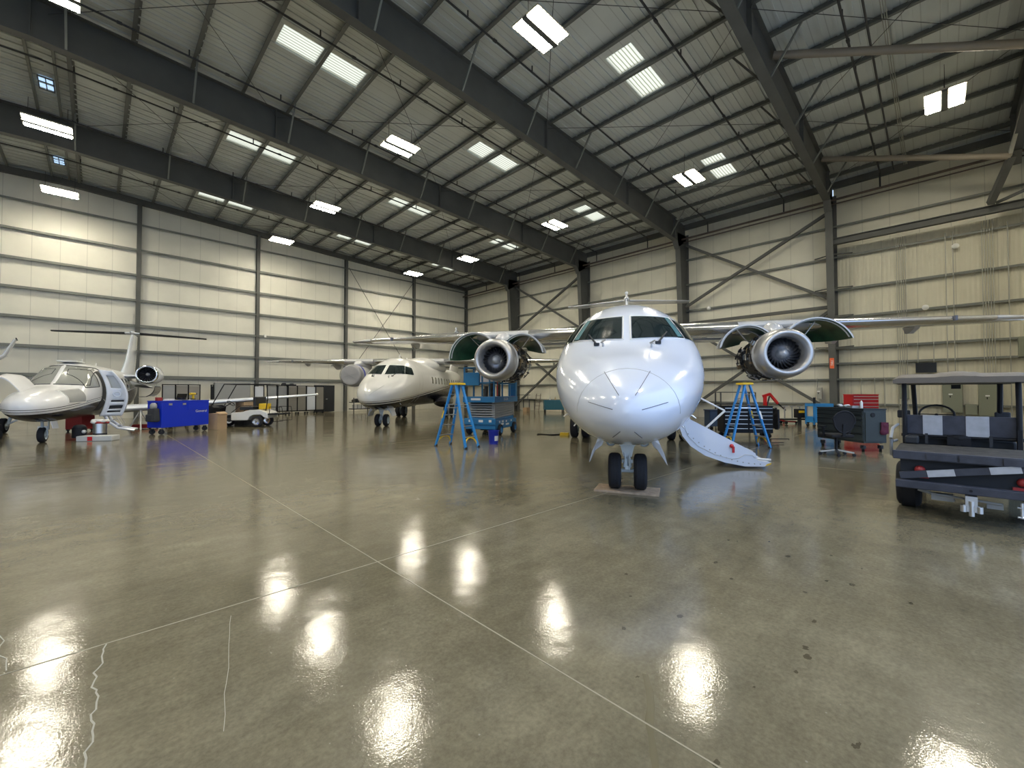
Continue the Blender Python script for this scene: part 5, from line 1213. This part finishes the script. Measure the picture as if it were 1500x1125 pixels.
for s in (0.05,.95): MB().bar((s,-.1,.02),(s,.4,.95),.04,.08).build('side_frame', 'dark', t)
t = thing('wing_jack', 'silver tripod jack under the wing root of the small jet', 'jack', (*FX(-14.9,16.9), 0))
MB().cyl((0,0,.3),(0,0,.78),.05,n=12).build('ram', 'metal', t)
for k in range(3): a = k*2.09+.5; MB().bar((.04*math.cos(a),.04*math.sin(a),.7),(.42*math.cos(a),.42*math.sin(a),0),.05,.05).build('leg', 'lgrey', t)
t = thing('tow_tug', 'low dark tow tug cut off by the left edge of the picture', 'tug', (*FX(-15.9,12.6), 0), AN(1,0)); MB().box((-.6,0,.42),(1.6,.8,.16)).build('deck', 'dark', t, bevel=.03); MB().box((-.8,0,.62),(.9,.6,.3)).build('hood', 'grey', t, bevel=.05); MB().box((.12,0,.26),(.1,.6,.4)).build('hitch_frame', 'black', t)
for x in (-1.1,0.0):
    for y in (-.38,.38): wheel(t, (x,y,.17), .17,.14, rim='dark')
# wing tip with upturned winglet of a jet parked off to the left
t = thing('winged_jet', 'white upturned wing tip of another parked jet rising at the left edge', 'airplane', (-11.0, 23.0, 0))
secs = [(0,-2.2,2.0,3.6,.12),(4.5,-1.2,2.2,2.4,.11),(7.6,-.45,2.36,1.6,.10),(8.25,-.22,2.5,1.35,.09),(8.62,.0,2.8,1.1,.08),(8.85,.35,3.42,.62,.07)]
m = MB(); m.loft([[Vector((x - (b*.9 if i > 2 else 0), y - a, z + (b if i < 4 else b*.3))) for a, b in airfoil(c, th)] for i, (x, y, z, c, th) in enumerate(secs)]); m.build('wing', 'jetwhite', t, smooth=50)
MB().tube([(8.89,.3,3.44),(8.86,.95,3.42)], .02, 6).build('wing_tip_strip', 'dark', t)
HH = Hull([(6.5,1.6,.1,1.7,1.5),(5,1.65,.8,2.4,.9),(3,1.7,1.05,2.75,.7),(-4,1.7,1.05,2.75,.7),(-7.5,2.2,.2,2.6,2.0)]); f = HH.mb.build('fuselage', 'jetwhite', t, smooth=40); f.rotation_euler.z = -PI/2
for p_ in ((0,-4.5),(1.6,.8),(-1.6,.8)): MB().cyl((p_[0],p_[1],.3),(p_[0],p_[1],1.3),.07).cyl((p_[0]-.1,p_[1],.3),(p_[0]+.1,p_[1],.3),.3,n=24).build('landing_gear', 'gearwhite', t, smooth=40)

# ------------------------------------------------------------------ utility vehicle at the right, rear towards the camera
ux, uy = 6.87, .388        # rear left corner of the bed; local x forward (+X world), y negative across
t = thing('utility_vehicle', 'dark utility vehicle with brown roof and striped seat back at the right edge', 'utility vehicle', (ux, uy, 0), 0)
Wd = 1.32
for x in (.72, 2.75):
    for y in (-.10, -Wd+.10): wheel(t, (x, y, .29), .29, .24, rim='dark')
bed = MB().box((.55,-Wd/2,.74),(1.1,Wd,.05)).build('bed', 'bedgrey', t)
for k in range(7): MB().box((.09+k*.155,-Wd/2,.77),(.14,Wd-.02,.012)).build('bed_plank', 'bedgrey', bed)
MB().box((-.02,-Wd/2,.735),(.05,Wd+.02,.10)).build('bed_edge', 'khaki', bed, bevel=.008)
for k,(a,b) in enumerate(((.28,.52),(.54,.80),(.86,1.1))): MB().box((-.05,-(a+b)/2,.735),(.02,b-a,.07)).build('edge_cover', 'khaki', bed)
MB().box((-.03,-Wd/2-.02,.40),(.10,Wd+.02,.09)).build('rear_bumper', 'khaki', t, bevel=.01); MB().cyl((-.082,-.62,.40),(-.078,-.62,.40),.014,n=12).build('bumper_hole', 'black', t)
# tailgate bar dropped at an angle, with reflective tape
m = MB(); a = Vector((-.02,-.05,.49)); b = Vector((-.02,-Wd-.1,.76)); m.bar(a, b, .05, .075); tb = m.build('tailgate_bar', 'khaki', t)
for f0, f1 in ((.17,.33),(.52,.68)): MB().bar(a+(b-a)*f0+Vector((-.028,0,0)), a+(b-a)*f1+Vector((-.028,0,0)), .006, .076).build('reflective_tape', 'tapewhite', tb)
MB().box((1.6,-Wd/2,.42),(3.0,.9,.18)).box((.6,-Wd/2,.50),(1.0,1.0,.22)).build('chassis', 'black', t); MB().box((.1,-Wd/2,.56),(.06,Wd-.1,.32)).build('rear_panel', 'dark', t)
for s, y in ((0,-.22),(1,-1.0)):
    MB().lathe([(0,.048),(.03,.044),(.045,.025),(.05,.001)], (.06,y,.565-.04*s), (-1,0,0), 18).build('tail_lamp', 'dred', t, smooth=50); MB().box((.06,y,.49-.04*s),(.03,.15,.04)).build('lamp_bracket', 'dred', t)
MB().box((.12,-.12,.60),(.05,.10,.16)).build('connector_cluster', 'brass', t)
h = MB().box((-.06,-.62,.30),(.16,.09,.10)).box((-.12,-.62,.22),(.06,.13,.07)).cyl((-.14,-.62,.14),(-.14,-.62,.30),.022).cyl((-.14,-.56,.18),(-.14,-.56,.25),.025).cyl((-.14,-.68,.18),(-.14,-.68,.25),.025); h.build('tow_hitch', 'metal', t, smooth=40)
m = MB().cyl((.05,-.35,.30),(.05,-.85,.27),.014).cyl((.1,-.2,.33),(.1,-.5,.24),.02).box((.1,-.40,.27),(.08,.18,.08)).box((.1,-.80,.24),(.08,.12,.06)); m.build('rear_axle', 'grey', t)
m = MB()
for y in (-.98,-1.12): m.cyl((.0,y,.16),(.0,y,.32),.012)
m.cyl((.0,-.95,.17),(.0,-1.15,.17),.012).cyl((.0,-.95,.27),(.0,-1.15,.27),.012); m.build('step_bracket', 'metal', t)
Wc = 1.14
# posts, roof, windscreen frame
for y in (-.04,-Wc+.04): MB().tube([(1.42,y,.62),(1.42,y,1.10),(1.44,y,1.62)], .027, 10).build('roof_post', 'black', t, smooth=40); MB().tube([(2.85,y*.86-.09,.72),(2.72,y*.86-.08,1.15),(2.45,y*.86-.07,1.60)], .03, 8).build('windscreen_post', 'black', t, smooth=40); MB().bar((1.42,y,1.63),(2.5,y,1.63),.04,.04).build('roof_rail', 'black', t)
for y in (-.04,-Wc+.04): MB().prism([(1.38,y-.02,.62),(1.60,y-.02,.62),(1.46,y-.02,.95),(1.38,y-.02,1.0)],(0,.04,0)).build('post_gusset', 'black', t)
for x, z in ((1.42,1.63),(2.47,1.62)): MB().cyl((x,-.02,z),(x,-Wc+.02,z),.025,n=10).build('cross_bar', 'black', t, smooth=40)
MB().box((2.2,-.57,1.56),(.06,.10,.06)).build('mirror_mount', 'black', t)
rf = MB(); rings = []
for i, x in enumerate((1.22,1.28,1.45,2.0,2.45,2.62,2.68)):
    e = [ .02,.05,.075,.085,.08,.05,.02][i]; row = []
    for j in range(25):
        v = j/24; y = .07 - v*(Wc+.14); edge = min(v, 1-v); z = 1.66+e*min(1, edge/.06)**.5 + (.03 if abs(v-.5) < .045 else .018 if abs(v-.5) < .14 else 0)*(1 if 0<i<6 else .5)
        row.append(Vector((x, y, z)))
    rings.append(row + [Vector((p.x, p.y, 1.605)) for p in reversed(row)])
rf.loft(rings).build('roof', 'roofskin', t, smooth=40)
# bench seat back with tape stripes, lower seats, dash, steering wheel
sb = MB().box((1.50,-Wc/2,1.02),(.05,Wc-.04,.27)).build('seat_back', 'khaki', t, bevel=.01)
for a, b in ((.225,.42),(.64,.85)): MB().box((1.47,-(a+b)/2,1.02),(.012,b-a,.272)).build('reflective_tape', 'tapewhite', sb)
MB().cyl((1.48,0,.865),(1.48,-Wc,.865),.022,n=10).build('seat_bar', 'black', t)
for y in (-.30,-.84): MB().box((1.62,y,.76),(.10,.50,.16)).build('seat_cushion', 'dark', t, bevel=.03); MB().box((1.85,y,.64),(.48,.50,.12)).build('seat_base', 'dark', t, bevel=.03)
MB().box((1.42,-.57,.82),(.18,.22,.10)).sphere((1.40,-.57,.86),.08,sc=(1,1.4,.6)).build('engine_lump', 'black', t)
for y in (-.26,-.86): MB().bar((1.44,y,.76),(1.46,y,.90),.03,.03).build('seat_strut', 'dark', t)
MB().box((2.75,-Wc/2,.72),(.30,Wc,.40)).build('dashboard', 'dark', t, bevel=.04); MB().box((3.15,-Wc/2,.66),(.7,Wc-.1,.35), taper=.9).build('hood', 'charcoal', t, bevel=.06)
MB().tube([(2.28+.10*math.cos(a), -.36+.19*math.sin(a), 1.14+.14*math.cos(a)) for a in [2*PI*i/24 for i in range(24)]], .014, 8, closed=True).build('steering_wheel', 'black', t, smooth=50); MB().cyl((2.28,-.36,1.14),(2.6,-.36,.88),.02).bar((2.28,-.18,1.14),(2.28,-.54,1.14),.03,.015).build('steering_column', 'black', t)
MB().tube([(1.25,.04,.80),(1.0,.07,.80),(.85,.08,.86),(1.05,.07,.98),(1.35,.03,1.02)], .018, 8).build('side_grab_bar', 'grey', t, smooth=50); MB().tube([(1.2,.06,.58),(.95,.08,.62),(.90,.08,.86)], .018, 8).build('side_grab_bar', 'grey', t, smooth=50)
MB().box((1.15,-.12,.83),(.25,.14,.10)).build('cushion', 'dark', t, bevel=.02)
for y, s in ((-.04,1),(-Wc+.04,-1)): MB().box((2.7,y*.9+s*.06,1.12),(.04,.16,.13)).build('side_mirror', 'dark', t, bevel=.02)
